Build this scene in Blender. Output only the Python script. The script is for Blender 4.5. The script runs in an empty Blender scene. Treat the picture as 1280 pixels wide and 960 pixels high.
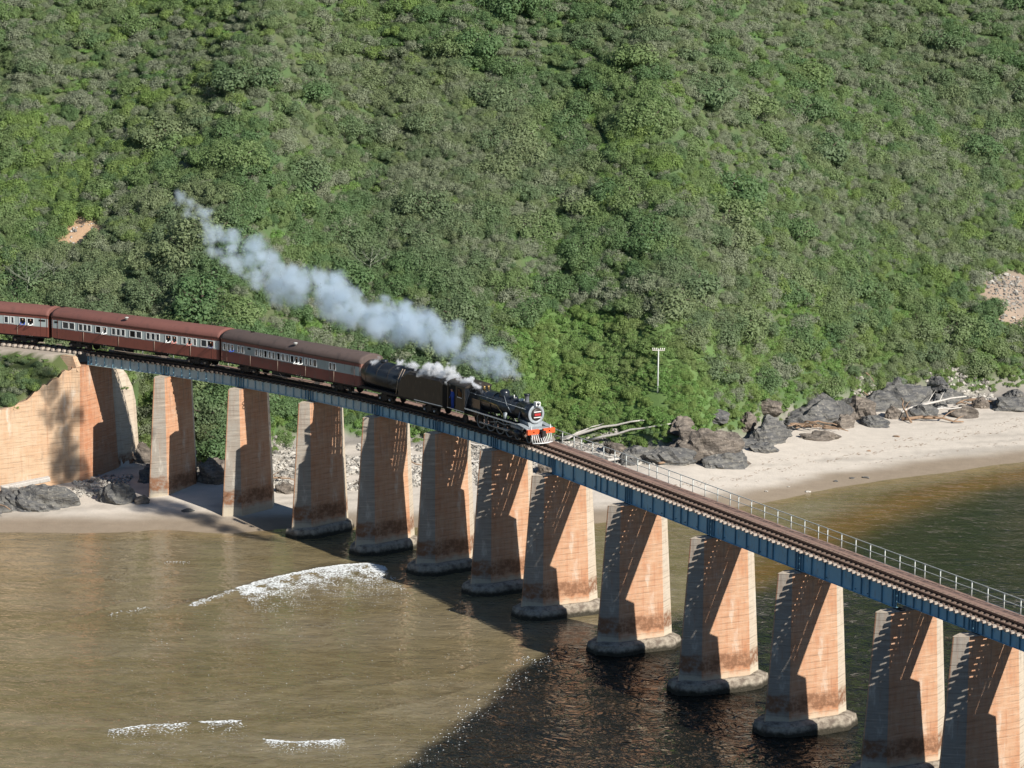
import bpy, bmesh, math, random
import numpy as np
from mathutils import Vector, Matrix
random.seed(7)
sc = bpy.context.scene
COL = sc.collection
# ================= camera, sky, sun, exposure =================
cam_d = bpy.data.cameras.new("camera"); cam = bpy.data.objects.new("camera", cam_d); COL.objects.link(cam)
_p, _r = 0.18204782, 0.01443429
_cp, _sp = math.cos(_p), math.sin(_p)
F = Vector((0, _cp, -_sp)); _R = Vector((1, 0, 0)); _U = Vector((0, _sp, _cp))
R_ = _R * math.cos(_r) + _U * math.sin(_r); U_ = -_R * math.sin(_r) + _U * math.cos(_r)
M = Matrix((( R_.x, U_.x, -F.x, 0), (R_.y, U_.y, -F.y, 0), (R_.z, U_.z, -F.z, 67.0177), (0, 0, 0, 1)))
cam.matrix_world = M
cam_d.sensor_width = 36; cam_d.lens = 4000 / 1280 * 36
cam_d.clip_start = 1; cam_d.clip_end = 6000
sc.camera = cam
SUN_EL, SUN_AZ = math.radians(33.4), math.radians(134.3)     # azimuth clockwise from +Y
world = bpy.data.worlds.new("World"); sc.world = world; world.use_nodes = True
nt = world.node_tree; nt.nodes.clear()
wo = nt.nodes.new("ShaderNodeOutputWorld"); wb = nt.nodes.new("ShaderNodeBackground"); sk = nt.nodes.new("ShaderNodeTexSky")
sk.sky_type = 'NISHITA'; sk.sun_disc = False; sk.sun_elevation = SUN_EL; sk.sun_rotation = SUN_AZ
sk.air_density = .85; sk.dust_density = .1; sk.ozone_density = 4.0
wb.inputs[1].default_value = 0.068
nt.links.new(sk.outputs[0], wb.inputs[0]); nt.links.new(wb.outputs[0], wo.inputs[0])
sun_d = bpy.data.lights.new("sun", 'SUN'); sun = bpy.data.objects.new("sun", sun_d); COL.objects.link(sun)
sun_d.energy = 5.0; sun_d.angle = math.radians(.5); sun_d.color = (1, .955, .89)
sdir = Vector((math.sin(SUN_AZ) * math.cos(SUN_EL), math.cos(SUN_AZ) * math.cos(SUN_EL), math.sin(SUN_EL)))
sun.rotation_euler = sdir.to_track_quat('Z', 'Y').to_euler()
sun.location = (60, 150, 90)
sc.view_settings.view_transform = 'Standard'; sc.view_settings.look = 'None'
sc.view_settings.exposure = 0.5; sc.view_settings.gamma = 1; sc.view_settings.use_curve_mapping = False
sc.cycles.max_bounces = 8; sc.cycles.diffuse_bounces = 1; sc.cycles.glossy_bounces = 3; sc.cycles.transparent_max_bounces = 8
sc.cycles.volume_bounces = 6; sc.cycles.use_denoising = True; sc.cycles.volume_step_rate = 1.0; sc.cycles.volume_max_steps = 256

# ================= helpers =================
class MB:
    def __init__(s): s.v = []; s.f = []; s.m = []; s.sm = []
    def add(s, vs, fs, mi=0, smooth=False):
        b = len(s.v); s.v += [tuple(v) for v in vs]
        for f in fs: s.f.append(tuple(b + i for i in f)); s.m.append(mi); s.sm.append(smooth)
        return s
    def box(s, x0, x1, y0, y1, z0, z1, mi=0):
        return s.add([(x0, y0, z0), (x1, y0, z0), (x1, y1, z0), (x0, y1, z0), (x0, y0, z1), (x1, y0, z1), (x1, y1, z1), (x0, y1, z1)],
                     [(3, 2, 1, 0), (4, 5, 6, 7), (0, 1, 5, 4), (1, 2, 6, 5), (2, 3, 7, 6), (3, 0, 4, 7)], mi)
    def loft(s, rings, mi=0, caps=True, smooth=False, closed=True):
        n = len(rings[0]); vs = [p for r in rings for p in r]; fs = []
        for i in range(len(rings) - 1):
            for j in range(n if closed else n - 1):
                k = (j + 1) % n; fs.append((i * n + j, i * n + k, (i + 1) * n + k, (i + 1) * n + j))
        s.add(vs, fs, mi, smooth)
        if caps and closed:
            b = len(s.v) - len(vs)
            s.f.append(tuple(b + j for j in range(n - 1, -1, -1))); s.m.append(mi); s.sm.append(False)
            e = b + (len(rings) - 1) * n
            s.f.append(tuple(e + j for j in range(n))); s.m.append(mi); s.sm.append(False)
        return s
    def lathe(s, prof, c=(0, 0, 0), axis='z', seg=16, mi=0, smooth=True, caps=True):
        """prof: list of (r, h) along axis"""
        rings = []
        for r, h in prof:
            ring = []
            for k in range(seg):
                a = 2 * math.pi * k / seg; u, w = r * math.cos(a), r * math.sin(a)
                if axis == 'z': ring.append((c[0] + u, c[1] + w, c[2] + h))
                elif axis == 'x': ring.append((c[0] + h, c[1] + u, c[2] + w))
                else: ring.append((c[0] + w, c[1] + h, c[2] + u))
            rings.append(ring)
        return s.loft(rings, mi, caps, smooth)
    def tube(s, pts, rad, seg=6, mi=0, smooth=True):
        if not hasattr(rad, '__len__'): rad = [rad] * len(pts)
        rings = []; pts = [Vector(p) for p in pts]
        for i, p in enumerate(pts):
            d = (pts[min(i + 1, len(pts) - 1)] - pts[max(i - 1, 0)]).normalized()
            up = Vector((0, 0, 1)) if abs(d.z) < .9 else Vector((1, 0, 0))
            a = d.cross(up).normalized(); b = a.cross(d)
            rings.append([p + (a * math.cos(2 * math.pi * k / seg) + b * math.sin(2 * math.pi * k / seg)) * rad[i] for k in range(seg)])
        return s.loft(rings, mi, True, smooth)
    def mesh(s, name, mats, off=None):
        me = bpy.data.meshes.new(name)
        v = s.v if off is None else [(a - off[0], b - off[1], c - off[2]) for a, b, c in s.v]
        me.from_pydata(v, [], s.f)
        for m in (mats if isinstance(mats, (list, tuple)) else [mats]): me.materials.append(m)
        me.polygons.foreach_set('material_index', s.m); me.polygons.foreach_set('use_smooth', s.sm)
        me.update(); return me
    def build(s, name, mats, parent=None, off=None):
        return link(name, s.mesh(name, mats, off), parent)
def link(name, me, parent=None):
    o = bpy.data.objects.new(name, me); COL.objects.link(o)
    if parent is not None: o.parent = parent
    return o
def thing(name, label, cat, loc=(0, 0, 0), rz=0, group=None):
    o = bpy.data.objects.new(name, None); COL.objects.link(o); o.empty_display_size = .3
    o.location = loc; o.rotation_euler = (0, 0, rz)
    return tag(o, label, cat, group)
def tag(o, label=None, cat=None, group=None, kind=None):
    if label: o['label'] = label
    if cat: o['category'] = cat
    if group: o['group'] = group
    if kind: o['kind'] = kind
    return o

# ---------- material helper ----------
class NT:
    def __init__(s, name):
        s.m = bpy.data.materials.new(name); s.m.use_nodes = True; s.t = s.m.node_tree; s.t.nodes.clear()
        s.out = s.n('ShaderNodeOutputMaterial'); s.b = s.n('ShaderNodeBsdfPrincipled'); s.l(s.b.outputs[0], s.out.inputs[0])
    def n(s, ty, **k):
        n = s.t.nodes.new(ty)
        for a, b in k.items(): setattr(n, a, b)
        return n
    def l(s, a, b): s.t.links.new(a, b)
    def set(s, inp, v):
        if hasattr(v, 'is_output'): s.l(v, inp)
        else: inp.default_value = v
    def math(s, op, a, b=0.0, c=None, clamp=False):
        n = s.n('ShaderNodeMath', operation=op, use_clamp=clamp); s.set(n.inputs[0], a); s.set(n.inputs[1], b)
        if c is not None: s.set(n.inputs[2], c)
        return n.outputs[0]
    def mix(s, f, a, b, mode='MIX'):
        n = s.n('ShaderNodeMix', data_type='RGBA', blend_type=mode); s.set(n.inputs[0], f)
        s.set(n.inputs[6], a if hasattr(a, 'is_output') else (*a, 1)); s.set(n.inputs[7], b if hasattr(b, 'is_output') else (*b, 1)); return n.outputs[2]
    def noise(s, vec, scale, detail=4, rough=.55, dist=0):
        n = s.n('ShaderNodeTexNoise'); s.l(vec, n.inputs['Vector']); n.inputs['Scale'].default_value = scale
        n.inputs['Detail'].default_value = detail; n.inputs['Roughness'].default_value = rough; n.inputs['Distortion'].default_value = dist
        return n.outputs['Fac']
    def step(s, x, a, b):
        n = s.n('ShaderNodeMapRange', interpolation_type='SMOOTHSTEP'); s.set(n.inputs[0], x); s.set(n.inputs[1], a); s.set(n.inputs[2], b)
        n.inputs[3].default_value = 0; n.inputs[4].default_value = 1; return n.outputs[0]
    def scale(s, vec, v):
        n = s.n('ShaderNodeVectorMath', operation='MULTIPLY'); s.l(vec, n.inputs[0]); n.inputs[1].default_value = v; return n.outputs[0]
    def pos(s): return s.n('ShaderNodeNewGeometry').outputs['Position']
    def obj(s): return s.n('ShaderNodeTexCoord').outputs['Object']
    def bump(s, h, strength, dist=.05):
        n = s.n('ShaderNodeBump'); n.inputs['Strength'].default_value = strength; n.inputs['Distance'].default_value = dist
        s.l(h, n.inputs['Height']); s.l(n.outputs[0], s.b.inputs['Normal']); return n
    def fin(s, col, rough=.7, spec=.3, metal=0):
        s.set(s.b.inputs['Base Color'], col if hasattr(col, 'is_output') else (*col, 1)); s.set(s.b.inputs['Roughness'], rough)
        s.b.inputs['Specular IOR Level'].default_value = spec; s.b.inputs['Metallic'].default_value = metal; return s.m
def paint(name, c, rough=.5, var=.25, scale=3, dirt=(.06, .05, .04), dirtf=.25, spec=.4, metal=0):
    t = NT(name); p = t.obj(); n = t.noise(p, scale, 5); n2 = t.noise(t.scale(p, (1, 1, .35)), scale * 2.7, 3)
    c1 = t.mix(t.math('MULTIPLY', n, var * 2), c, tuple(x * .55 for x in c)); col = t.mix(t.math('MULTIPLY', t.step(n2, .5, .75), dirtf * 2, clamp=True), c1, dirt)
    return t.fin(col, rough, spec, metal)
# ================= materials =================
def concrete(name, cream, orange, amt, grey=(.30, .27, .23), bands=True):
    t = NT(name); p = t.obj(); ps = t.scale(p, (1, 1, .22))
    big = t.noise(p, .35, 3); streak = t.noise(ps, 2.2, 5, .6); fine = t.noise(p, 9, 4)
    sep = t.n('ShaderNodeSeparateXYZ'); t.l(p, sep.inputs[0]); z = sep.outputs['Z']
    rnd = t.n('ShaderNodeObjectInfo').outputs['Random']
    f = t.math('ADD', t.math('MULTIPLY', t.step(streak, .25, .75), .6), t.math('MULTIPLY', t.step(big, .35, .65), .45))
    f = t.math('MULTIPLY', f, t.math('ADD', t.math('MULTIPLY', rnd, amt * .3), amt), clamp=True)
    c = t.mix(f, cream, orange)
    c = t.mix(t.math('MULTIPLY', t.step(fine, .45, .8), .35), c, grey)
    hz = t.noise(t.scale(p, (.35, .35, 5.5)), 1.6, 5, .65); c = t.mix(t.math('MULTIPLY', t.step(hz, .5, .72), .42), c, (.20, .14, .10)); c = t.mix(t.math('MULTIPLY', t.step(hz, .5, .28), .3), c, (.62, .50, .38))
    # weathered upper metres: dark grey runs
    runs = t.math('MULTIPLY', t.step(t.noise(t.scale(p, (1.5, 1.5, .12)), 3, 4), .5, .72), t.step(z, 6.0, 12.5))
    c = t.mix(t.math('MULTIPLY', runs, .55), c, (.16, .13, .11))
    # board-marked lift lines
    wob = t.math('ADD', z, t.math('MULTIPLY', t.noise(p, 1.1, 2), .12))
    ln = t.math('FRACT', t.math('MULTIPLY', wob, 2.1)); line = t.math('SUBTRACT', 1.0, t.step(ln, .0, .16))
    brk = t.step(t.noise(t.scale(p, (.6, .6, 2.0)), 1.3, 3), .38, .6)
    lf = t.math('MULTIPLY', line, brk)
    c = t.mix(t.math('MULTIPLY', lf, .42), c, (.14, .10, .07))
    wh = t.math('MULTIPLY', t.step(t.noise(t.scale(p, (1, 1, .3)), .8, 5, .65), .58, .75), .6); c = t.mix(wh, c, (.60, .54, .45))
    rust = t.math('MULTIPLY', t.step(t.noise(t.scale(p, (2.2, 2.2, .10)), 2.0, 5, .6), .56, .74), .6 * amt); c = t.mix(rust, c, (.26, .095, .045))
    if bands:
        edge = t.math('ADD', z, t.math('MULTIPLY', t.math('SUBTRACT', t.noise(p, 1.6, 4), .5), .9))
        b1 = t.math('MULTIPLY', t.step(edge, 1.5, 1.8), t.math('SUBTRACT', 1.0, t.step(edge, 2.5, 3.1)))
        c = t.mix(t.math('MULTIPLY', t.math('MULTIPLY', b1, .7), t.math('ADD', .45, t.step(t.noise(p, 2.3, 5, .65), .35, .6)), clamp=True), c, (.20, .10, .055))
        pale = t.math('SUBTRACT', 1.0, t.step(edge, 1.1, 1.6))
        c = t.mix(t.math('MULTIPLY', pale, .6), c, (.52, .45, .33))
        wet = t.math('SUBTRACT', 1.0, t.step(edge, .1, .45)); c = t.mix(wet, c, (.05, .045, .035))
    t.bump(t.math('ADD', t.math('MULTIPLY', fine, .6), t.math('MULTIPLY', lf, -.8)), .5, .04)
    return t.fin(c, .9, .2)
M_face = concrete('orange_stained_concrete', (.50, .31, .19), (.42, .185, .09), .8)
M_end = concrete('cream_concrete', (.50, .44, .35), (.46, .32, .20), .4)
M_sea = concrete('sea_end_shade_concrete', (.27, .25, .215), (.24, .18, .13), .5)  # sea ends: shade put into the colour, over some spray wear
M_wall = concrete('buff_concrete_wall', (.52, .38, .25), (.46, .26, .14), .55, bands=False)
M_abut = concrete('rusty_concrete', (.48, .28, .17), (.42, .17, .08), .9, bands=False)
def footm():
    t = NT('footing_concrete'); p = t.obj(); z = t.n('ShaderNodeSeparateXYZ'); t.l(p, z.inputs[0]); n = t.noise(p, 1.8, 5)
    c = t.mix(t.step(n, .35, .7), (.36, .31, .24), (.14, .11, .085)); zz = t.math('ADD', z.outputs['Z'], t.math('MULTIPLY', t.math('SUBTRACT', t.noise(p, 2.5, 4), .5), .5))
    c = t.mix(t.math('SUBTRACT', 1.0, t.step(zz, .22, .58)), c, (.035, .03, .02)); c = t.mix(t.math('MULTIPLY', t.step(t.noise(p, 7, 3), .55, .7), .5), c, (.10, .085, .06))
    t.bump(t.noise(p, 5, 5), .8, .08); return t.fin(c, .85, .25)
M_foot = footm()
M_girder = paint('blue_shade_girder_paint', (.25, .49, .62), .45, .22, 1.2, (.20, .17, .13), .2)  # right spans: the blue of their shade is put into the paint
M_girder2 = paint('part_lit_girder_paint', (.27, .45, .53), .5, .2, 1.2, (.20, .17, .13), .2)  # middle spans: painted tone halfway from shade to sun
M_girder3 = paint('sunlit_girder_paint', (.44, .53, .52), .55, .2, 1.2, (.22, .2, .17), .2)  # left spans: grazing sunlight painted in as a paler grey
M_wood2 = paint('train_shade_sleeper_wood', (.09, .07, .055), .85, .3, 5)  # sleepers beneath the train: its shadow put into the wood colour
M_girdd = paint('blue_stiffener_paint', (.09, .22, .31), .5, .2, 2)
M_wood = paint('bleached_sleeper_wood', (.52, .44, .36), .85, .35, 5, (.12, .08, .05), .35)
M_woodt = paint('rusty_brown_sleeper_wood', (.17, .115, .085), .85, .35, 5, (.30, .24, .19), .35)
M_plank = paint('walkway_wood', (.33, .21, .16), .85, .35, 1.5, (.11, .07, .05), .3)
M_rail = paint('dark_rail_steel', (.075, .035, .022), .5, .3, 4)
M_hand = paint('galvanised_handrail', (.58, .60, .55), .5, .2, 3, (.2, .15, .1), .3)
M_black = paint('locomotive_black', (.012, .016, .022), .28, .3, 3, (.05, .045, .04), .25, .5)
M_blackd = paint('dirty_underframe', (.02, .018, .017), .75, .4, 4, (.10, .07, .05), .3)
M_soot = paint('tender_brown_black', (.028, .022, .016), .5, .4, 2, (.07, .05, .035), .3)
M_silver = paint('silver_paint', (.33, .36, .37), .4, .2, 4)
M_white = paint('white_paint', (.78, .78, .74), .5, .12, 5)
M_orange = paint('orange_red_beam_paint', (.80, .11, .03), .45, .15, 4, (.3, .05, .02), .2)
M_red = paint('red_plate_paint', (.42, .03, .03), .45, .15, 4)
M_brass = paint('polished_brass', (.5, .33, .12), .3, .2, 6, metal=.8)
M_redbrown = paint('coach_red_brown', (.190, .060, .042), .5, .2, 1.3, (.10, .04, .03), .3)
M_redb2 = paint('coach_faded_red', (.175, .05, .04), .5, .22, 1.3, (.10, .07, .06), .4)
M_grey = paint('coach_grey_band', (.42, .47, .45), .5, .15, 1.2, (.25, .25, .23), .25)
M_grey2 = paint('coach_dull_grey_band', (.30, .35, .34), .5, .22, 1.2, (.18, .17, .15), .4)
M_roof1 = paint('red_oxide_roof', (.205, .085, .066), .75, .25, .7, (.13, .06, .05), .35)
M_roof2 = paint('sooty_roof', (.115, .082, .070), .8, .3, .7, (.06, .045, .04), .4)
M_end2 = paint('coach_end_brown', (.24, .12, .09), .7, .25, 1.4, (.12, .07, .06), .4)
M_coal = (lambda t: (t.bump(t.noise(t.obj(), 8, 4), 1, .1), t.fin((.012, .012, .013), .6, .4))[1])(NT('coal'))
M_pipe = paint('pale_brake_gear', (.42, .33, .25), .7, .3, 4)
def glass():
    t = NT('window_glass'); t.fin((.025, .03, .035), .12, .6); return t.m
M_glass = glass()
M_dark = NT('dark_opening').fin((.012, .011, .01), .9, .1)
M_curt = NT('pale_curtain').fin((.45, .45, .42), .8, .1)
M_porc = NT('white_insulator').fin((.85, .82, .72), .3, .5)
def rockm(name, a, b, c):
    t = NT(name); p = t.pos(); st = t.n('ShaderNodeMapping'); t.l(p, st.inputs[0]); st.inputs['Rotation'].default_value = (.5, .3, .4); st.inputs['Scale'].default_value = (1, 1, 4.5)
    n1 = t.noise(st.outputs[0], .9, 6, .65); n2 = t.noise(p, 3.1, 5); n3 = t.noise(p, .35, 3)
    col = t.mix(t.step(n1, .35, .7), a, b); col = t.mix(t.math('MULTIPLY', t.step(n2, .58, .72), .7), col, c)
    col = t.mix(t.math('MULTIPLY', t.step(n3, .5, .7), .5), col, tuple(x * .6 for x in a))
    t.bump(t.math('ADD', n1, n2), .9, .18); return t.fin(col, .85, .25)
M_rock = rockm('grey_rock', (.085, .085, .085), (.20, .19, .165), (.34, .31, .26))
M_rockb = rockm('brown_rock', (.10, .085, .07), (.24, .20, .16), (.40, .35, .28))
M_stone = rockm('pale_stone', (.36, .33, .28), (.56, .52, .45), (.68, .65, .58))
M_stone2 = rockm('mixed_stone', (.16, .15, .13), (.34, .31, .27), (.5, .47, .42))
M_drift = paint('bleached_driftwood', (.56, .52, .46), .85, .2, 3, (.22, .18, .14), .3)
M_drift2 = paint('brown_driftwood', (.33, .22, .14), .85, .25, 3, (.12, .08, .05), .35)
M_bark = paint('bark', (.10, .075, .055), .9, .3, 4)
M_twig = paint('grey_twigs', (.215, .235, .165), .9, .25, 2)
def leafm(name, a, b, c, trans=.3):
    t = NT(name); p = t.pos(); oi = t.n('ShaderNodeObjectInfo').outputs['Random']
    n1 = t.noise(p, 1.7, 3); n2 = t.noise(p, .055, 4); n3 = t.noise(p, 6.5, 2)
    n4 = t.noise(p, .6, 4, .7); col = t.mix(t.math('ADD', t.math('MULTIPLY', oi, .5), t.math('MULTIPLY', t.step(n4, .3, .7), .5)), a, b); col = t.mix(t.math('MULTIPLY', t.step(n3, .6, .8), .35), col, (.30, .30, .16)); col = t.mix(t.math('MULTIPLY', t.step(n2, .42, .6), .5), col, c)
    v = t.math('ADD', .58, t.math('MULTIPLY', t.math('ADD', n1, n3), .44))
    hsv = t.n('ShaderNodeHueSaturation'); t.l(v, hsv.inputs['Value']); t.l(col, hsv.inputs['Color'])
    t.fin(hsv.outputs[0], .55, .25)
    tr = t.n('ShaderNodeBsdfTranslucent'); t.l(hsv.outputs[0], tr.inputs[0]); mx = t.n('ShaderNodeMixShader'); mx.inputs[0].default_value = trans
    t.l(t.b.outputs[0], mx.inputs[1]); t.l(tr.outputs[0], mx.inputs[2]); t.l(mx.outputs[0], t.out.inputs[0]); return t.m
M_leaf = [leafm('dark_green_leaves', (.125, .220, .090), (.175, .255, .105), (.215, .250, .150), .45),
          leafm('mid_green_leaves', (.180, .275, .100), (.225, .295, .120), (.265, .285, .175), .45),
          leafm('bright_green_leaves', (.205, .310, .085), (.240, .320, .100), (.245, .290, .130), .45),
          leafm('grey_brown_leaves', (.235, .275, .170), (.295, .315, .215), (.250, .290, .165), .4),
          leafm('low_plant_leaves', (.195, .350, .095), (.235, .355, .105), (.260, .315, .130), .5)]
def groundm():
    t = NT('ground_material'); p = t.pos(); at = t.n('ShaderNodeAttribute', attribute_name='gcol').outputs['Color']
    n1 = t.noise(p, .8, 5); n2 = t.noise(p, 5, 4); rip = t.noise(t.scale(p, (.35, 1.6, 1)), 1.2, 4)
    v = t.math('ADD', .66, t.math('ADD', t.math('MULTIPLY', n1, .3), t.math('ADD', t.math('MULTIPLY', n2, .2), t.math('MULTIPLY', rip, .2))))
    h = t.n('ShaderNodeHueSaturation'); t.l(v, h.inputs['Value']); t.l(at, h.inputs['Color'])
    t.bump(t.math('ADD', n2, n1), .35, .1); return t.fin(h.outputs[0], .9, .15)
M_ground = groundm()
def waterm():
    t = NT('water_material'); p = t.pos(); at = t.n('ShaderNodeAttribute', attribute_name='wcol').outputs['Color']
    ch = t.n('ShaderNodeAttribute', attribute_name='chop').outputs['Fac']
    mp = t.n('ShaderNodeMapping'); t.l(p, mp.inputs[0]); mp.inputs['Rotation'].default_value = (0, 0, math.radians(-14)); mp.inputs['Scale'].default_value = (.45, 1.0, 1)
    a = t.noise(mp.outputs[0], .55, 3, .5); b = t.math('MULTIPLY', t.math('ABSOLUTE', t.math('SUBTRACT', t.noise(t.scale(mp.outputs[0], (1.5, .75, 1)), 1.1, 2, .5, 1.2), .5)), -2.0); c = t.noise(mp.outputs[0], 4.5, 3, .7)
    h = t.math('ADD', t.math('MULTIPLY', a, 1.5), t.math('ADD', t.math('MULTIPLY', b, .9), t.math('MULTIPLY', c, .13)))
    bp = t.bump(h, 1.0, .3); t.l(t.math('MULTIPLY', ch, 1.0), bp.inputs['Strength'])
    cloud = t.noise(t.scale(p, (.5, 1.4, 1)), .35, 4); v = t.math('ADD', .75, t.math('MULTIPLY', cloud, .5))
    sw = t.n('ShaderNodeTexNoise'); t.l(mp.outputs[0], sw.inputs['Vector']); sw.inputs['Scale'].default_value = .5; sw.inputs['Detail'].default_value = 6; sw.inputs['Distortion'].default_value = 2.5
    fine = t.noise(t.scale(mp.outputs[0], (.5, 1.5, 1)), 4.0, 3, .7)
    v = t.math('ADD', v, t.math('ADD', t.math('MULTIPLY', t.math('SUBTRACT', sw.outputs['Fac'], .5), .9), t.math('MULTIPLY', t.math('SUBTRACT', fine, .5), .9)))
    hs = t.n('ShaderNodeHueSaturation'); t.l(v, hs.inputs['Value']); t.l(at, hs.inputs['Color'])
    t.fin(hs.outputs[0], t.math('ADD', .02, t.math('MULTIPLY', t.n('ShaderNodeAttribute', attribute_name='murk').outputs['Fac'], .04)), .5); t.b.inputs['IOR'].default_value = 1.333; return t.m
M_water = waterm()
M_foam = NT('foam').fin((.80, .82, .80), .6, .3)
def skinm(name, shirt, hair=(.05, .03, .02), hat=False, skin=(.42, .24, .16)):
    t = NT(name); p = t.obj(); s = t.n('ShaderNodeSeparateXYZ'); t.l(p, s.inputs[0]); z = s.outputs['Z']
    c = t.mix(t.step(z, 1.44, 1.47), shirt, skin); c = t.mix(t.step(z, 1.66, 1.69), c, hair); return t.fin(c, .8, .2)
# ---------- terrain height (world metres, water level = 0) ----------
def _hash(ix, iy, s):
    h = np.sin(ix * 127.1 + iy * 311.7 + s * 74.7) * 43758.5453
    return h - np.floor(h)
def vnoise(x, y, s=0.0):
    x = np.asarray(x, float); y = np.asarray(y, float)
    ix = np.floor(x); iy = np.floor(y); fx = x - ix; fy = y - iy
    fx = fx * fx * (3 - 2 * fx); fy = fy * fy * (3 - 2 * fy)
    a = _hash(ix, iy, s); b = _hash(ix + 1, iy, s); c = _hash(ix, iy + 1, s); d = _hash(ix + 1, iy + 1, s)
    return (a + (b - a) * fx + (c - a) * fy + (a - b - c + d) * fx * fy) * 2 - 1
def fbm(x, y, s=0.0, o=4):
    v = 0; a = 1.0; t = 0
    for i in range(o):
        v = v + a * vnoise(x, y, s + i * 7.3); t += a; a *= .5; x = x * 2.03 + 11.7; y = y * 2.03 - 5.1
    return v / t
SHX = [-300, -100, -60, -46, -39, -32, -25.5, -21.5, -15, -8, -2, 8.1, 12.3, 18.5, 24.6, 31.8, 37, 45.8, 53, 70, 100, 300]
SHY = [262, 278, 283.5, 285.2, 285.2, 287.2, 286.6, 288.8, 290, 290.5, 291, 292.3, 294.9, 298.1, 302.7, 309.7, 313.8, 319.1, 323.6, 334, 350, 420]
BAX = [-300, -100, -60, -45, -36, -28.2, -25, -22, -16.3, -6.4, 5, 10, 15.4, 18, 21.7, 26, 31.2, 39.2, 48, 57, 75, 110, 300]
BAY = [300, 312, 317, 314, 309, 303, 311, 317, 321, 320, 321.5, 319.5, 316.5, 317, 322, 328, 336, 345, 349.5, 352.5, 360, 375, 450]
HX0, HY0, HA, KAP = 3.496391, 258.392591, -1.0738156, 0.00870396
def path(s):
    if s >= 0: return HX0 + s * math.cos(HA), HY0 + s * math.sin(HA), HA
    return (HX0 - (math.sin(HA - KAP * s) - math.sin(HA)) / KAP, HY0 + (math.cos(HA - KAP * s) - math.cos(HA)) / KAP, HA - KAP * s)
_ps = np.linspace(-190, -50, 281)
_pp = np.array([path(s) for s in _ps])
def emb_h(x, y):
    """railway bank beyond the abutment: flat top 13.35 m, falling to the sea side"""
    x = np.asarray(x, float); y = np.asarray(y, float)
    out = np.full(x.shape, -50.0)
    m = (x < -38) & (x > -190) & (y > 285)
    if not m.any(): return out
    xs = x[m]; ys = y[m]
    dx = xs[:, None] - _pp[None, :, 0]; dy = ys[:, None] - _pp[None, :, 1]
    d2 = dx * dx + dy * dy; k = d2.argmin(1)
    th = _pp[k, 2]; n = dx[np.arange(len(k)), k] * -np.sin(th) + dy[np.arange(len(k)), k] * np.cos(th)
    s = _ps[k]
    e = 13.35 - np.maximum(0, np.abs(n - .5) - 2.5) * .9
    e = np.where(n > 0, np.maximum(e, 9.5), e)
    e = np.where((s > -65.2) & (n < 4.2), -50, e); e = np.where(s > -65.2, np.minimum(e, 11.2 - (s + 65.2) * 1.5), e)
    wall = ys - np.interp(xs, [-190, -72, -58, -51, -47.8, -45.6, -44.2, -42.4, -41.5, -40.0], [240, 283, 291.5, 296, 298.2, 299.9, 300.9, 302.2, 302.6, 307.0])
    wtop = np.interp(xs, [-190, -72, -58, -51, -47.8, -45.6, -44.2, -42.4, -41.5], [4, 5, 7, 8.2, 9.0, 10.1, 11.2, 12.2, 12.5])
    e = np.minimum(e, wtop + .1 + np.maximum(0, wall - .7) * 1.15)
    e = np.where(wall < .8, -50, e)
    out[m] = e
    return out
def height(x, y):
    x = np.asarray(x, float); y = np.asarray(y, float)
    ys = np.interp(x, SHX, SHY) + .5 * vnoise(x * .12, y * .02, 3); yb = np.interp(x, BAX, BAY) + .9 * vnoise(x * .25, y * .02, 5)
    yb = np.maximum(yb, ys + 6)
    d = y - ys; w = yb - ys; t = np.clip(d / w, 0, 1)
    z = np.where(d < 0, np.maximum(-4, d * .13), 1.9 * t ** .85)
    h = np.maximum(0, y - yb)
    slope = .62 + .08 * vnoise(x * .02, y * .013, 9)
    right = np.clip((x + 10) / 45, 0, 1)
    hill = 1.6 * (1 - np.exp(-h / 1.6)) * (.5 + right) + slope * h + 2.6 * fbm(x * .035 + 4, y * .035, 21, 4) * np.clip(h / 12, 0, 1) + .5 * fbm(x * .3, y * .3, 33, 3) * np.clip(h / 3, 0, 1)
    # terrace of low plants round the telegraph pole
    g = np.exp(-((x - 10) / 13) ** 2) * np.exp(-((h - 9) / 8) ** 2)
    hill = hill - 1.2 * g * np.clip(h / 6, 0, 1)
    z = z + hill
    return np.maximum(z, emb_h(x, y))
# ================= ground, beach, hillside =================
def lerp(a, b, t): return np.asarray(a)[None] * (1 - t[:, None]) + np.asarray(b)[None] * t[:, None]
def sstep(x, a, b): t = np.clip((x - a) / (b - a), 0, 1); return t * t * (3 - 2 * t)
def make_grid(xs, ys, zf, name, mat, parent=None):
    X, Y = np.meshgrid(xs, ys); x = X.ravel(); y = Y.ravel(); z = zf(x, y)
    nx, ny = len(xs), len(ys); i = np.arange(nx * ny).reshape(ny, nx)
    f = np.stack([i[:-1, :-1], i[:-1, 1:], i[1:, 1:], i[1:, :-1]], -1).reshape(-1, 4)
    me = bpy.data.meshes.new(name); me.vertices.add(len(x)); me.vertices.foreach_set('co', np.stack([x, y, z], 1).ravel())
    me.loops.add(f.size); me.loops.foreach_set('vertex_index', f.ravel()); me.polygons.add(len(f))
    me.polygons.foreach_set('loop_start', np.arange(len(f)) * 4); me.polygons.foreach_set('loop_total', np.full(len(f), 4))
    me.polygons.foreach_set('use_smooth', np.ones(len(f), bool)); me.materials.append(mat); me.update(calc_edges=True)
    return link(name, me, parent), x, y, z
def axis(lo, a, b, hi, fine, k=1.25):
    mid = list(np.arange(a, b + fine * .5, fine)); up = []; v = mid[-1]; d = fine
    while v < hi: d *= k; v += d; up.append(v)
    dn = []; v = mid[0]; d = fine
    while v > lo: d *= k; v -= d; dn.append(v)
    return np.array(dn[::-1] + mid + up)
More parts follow.
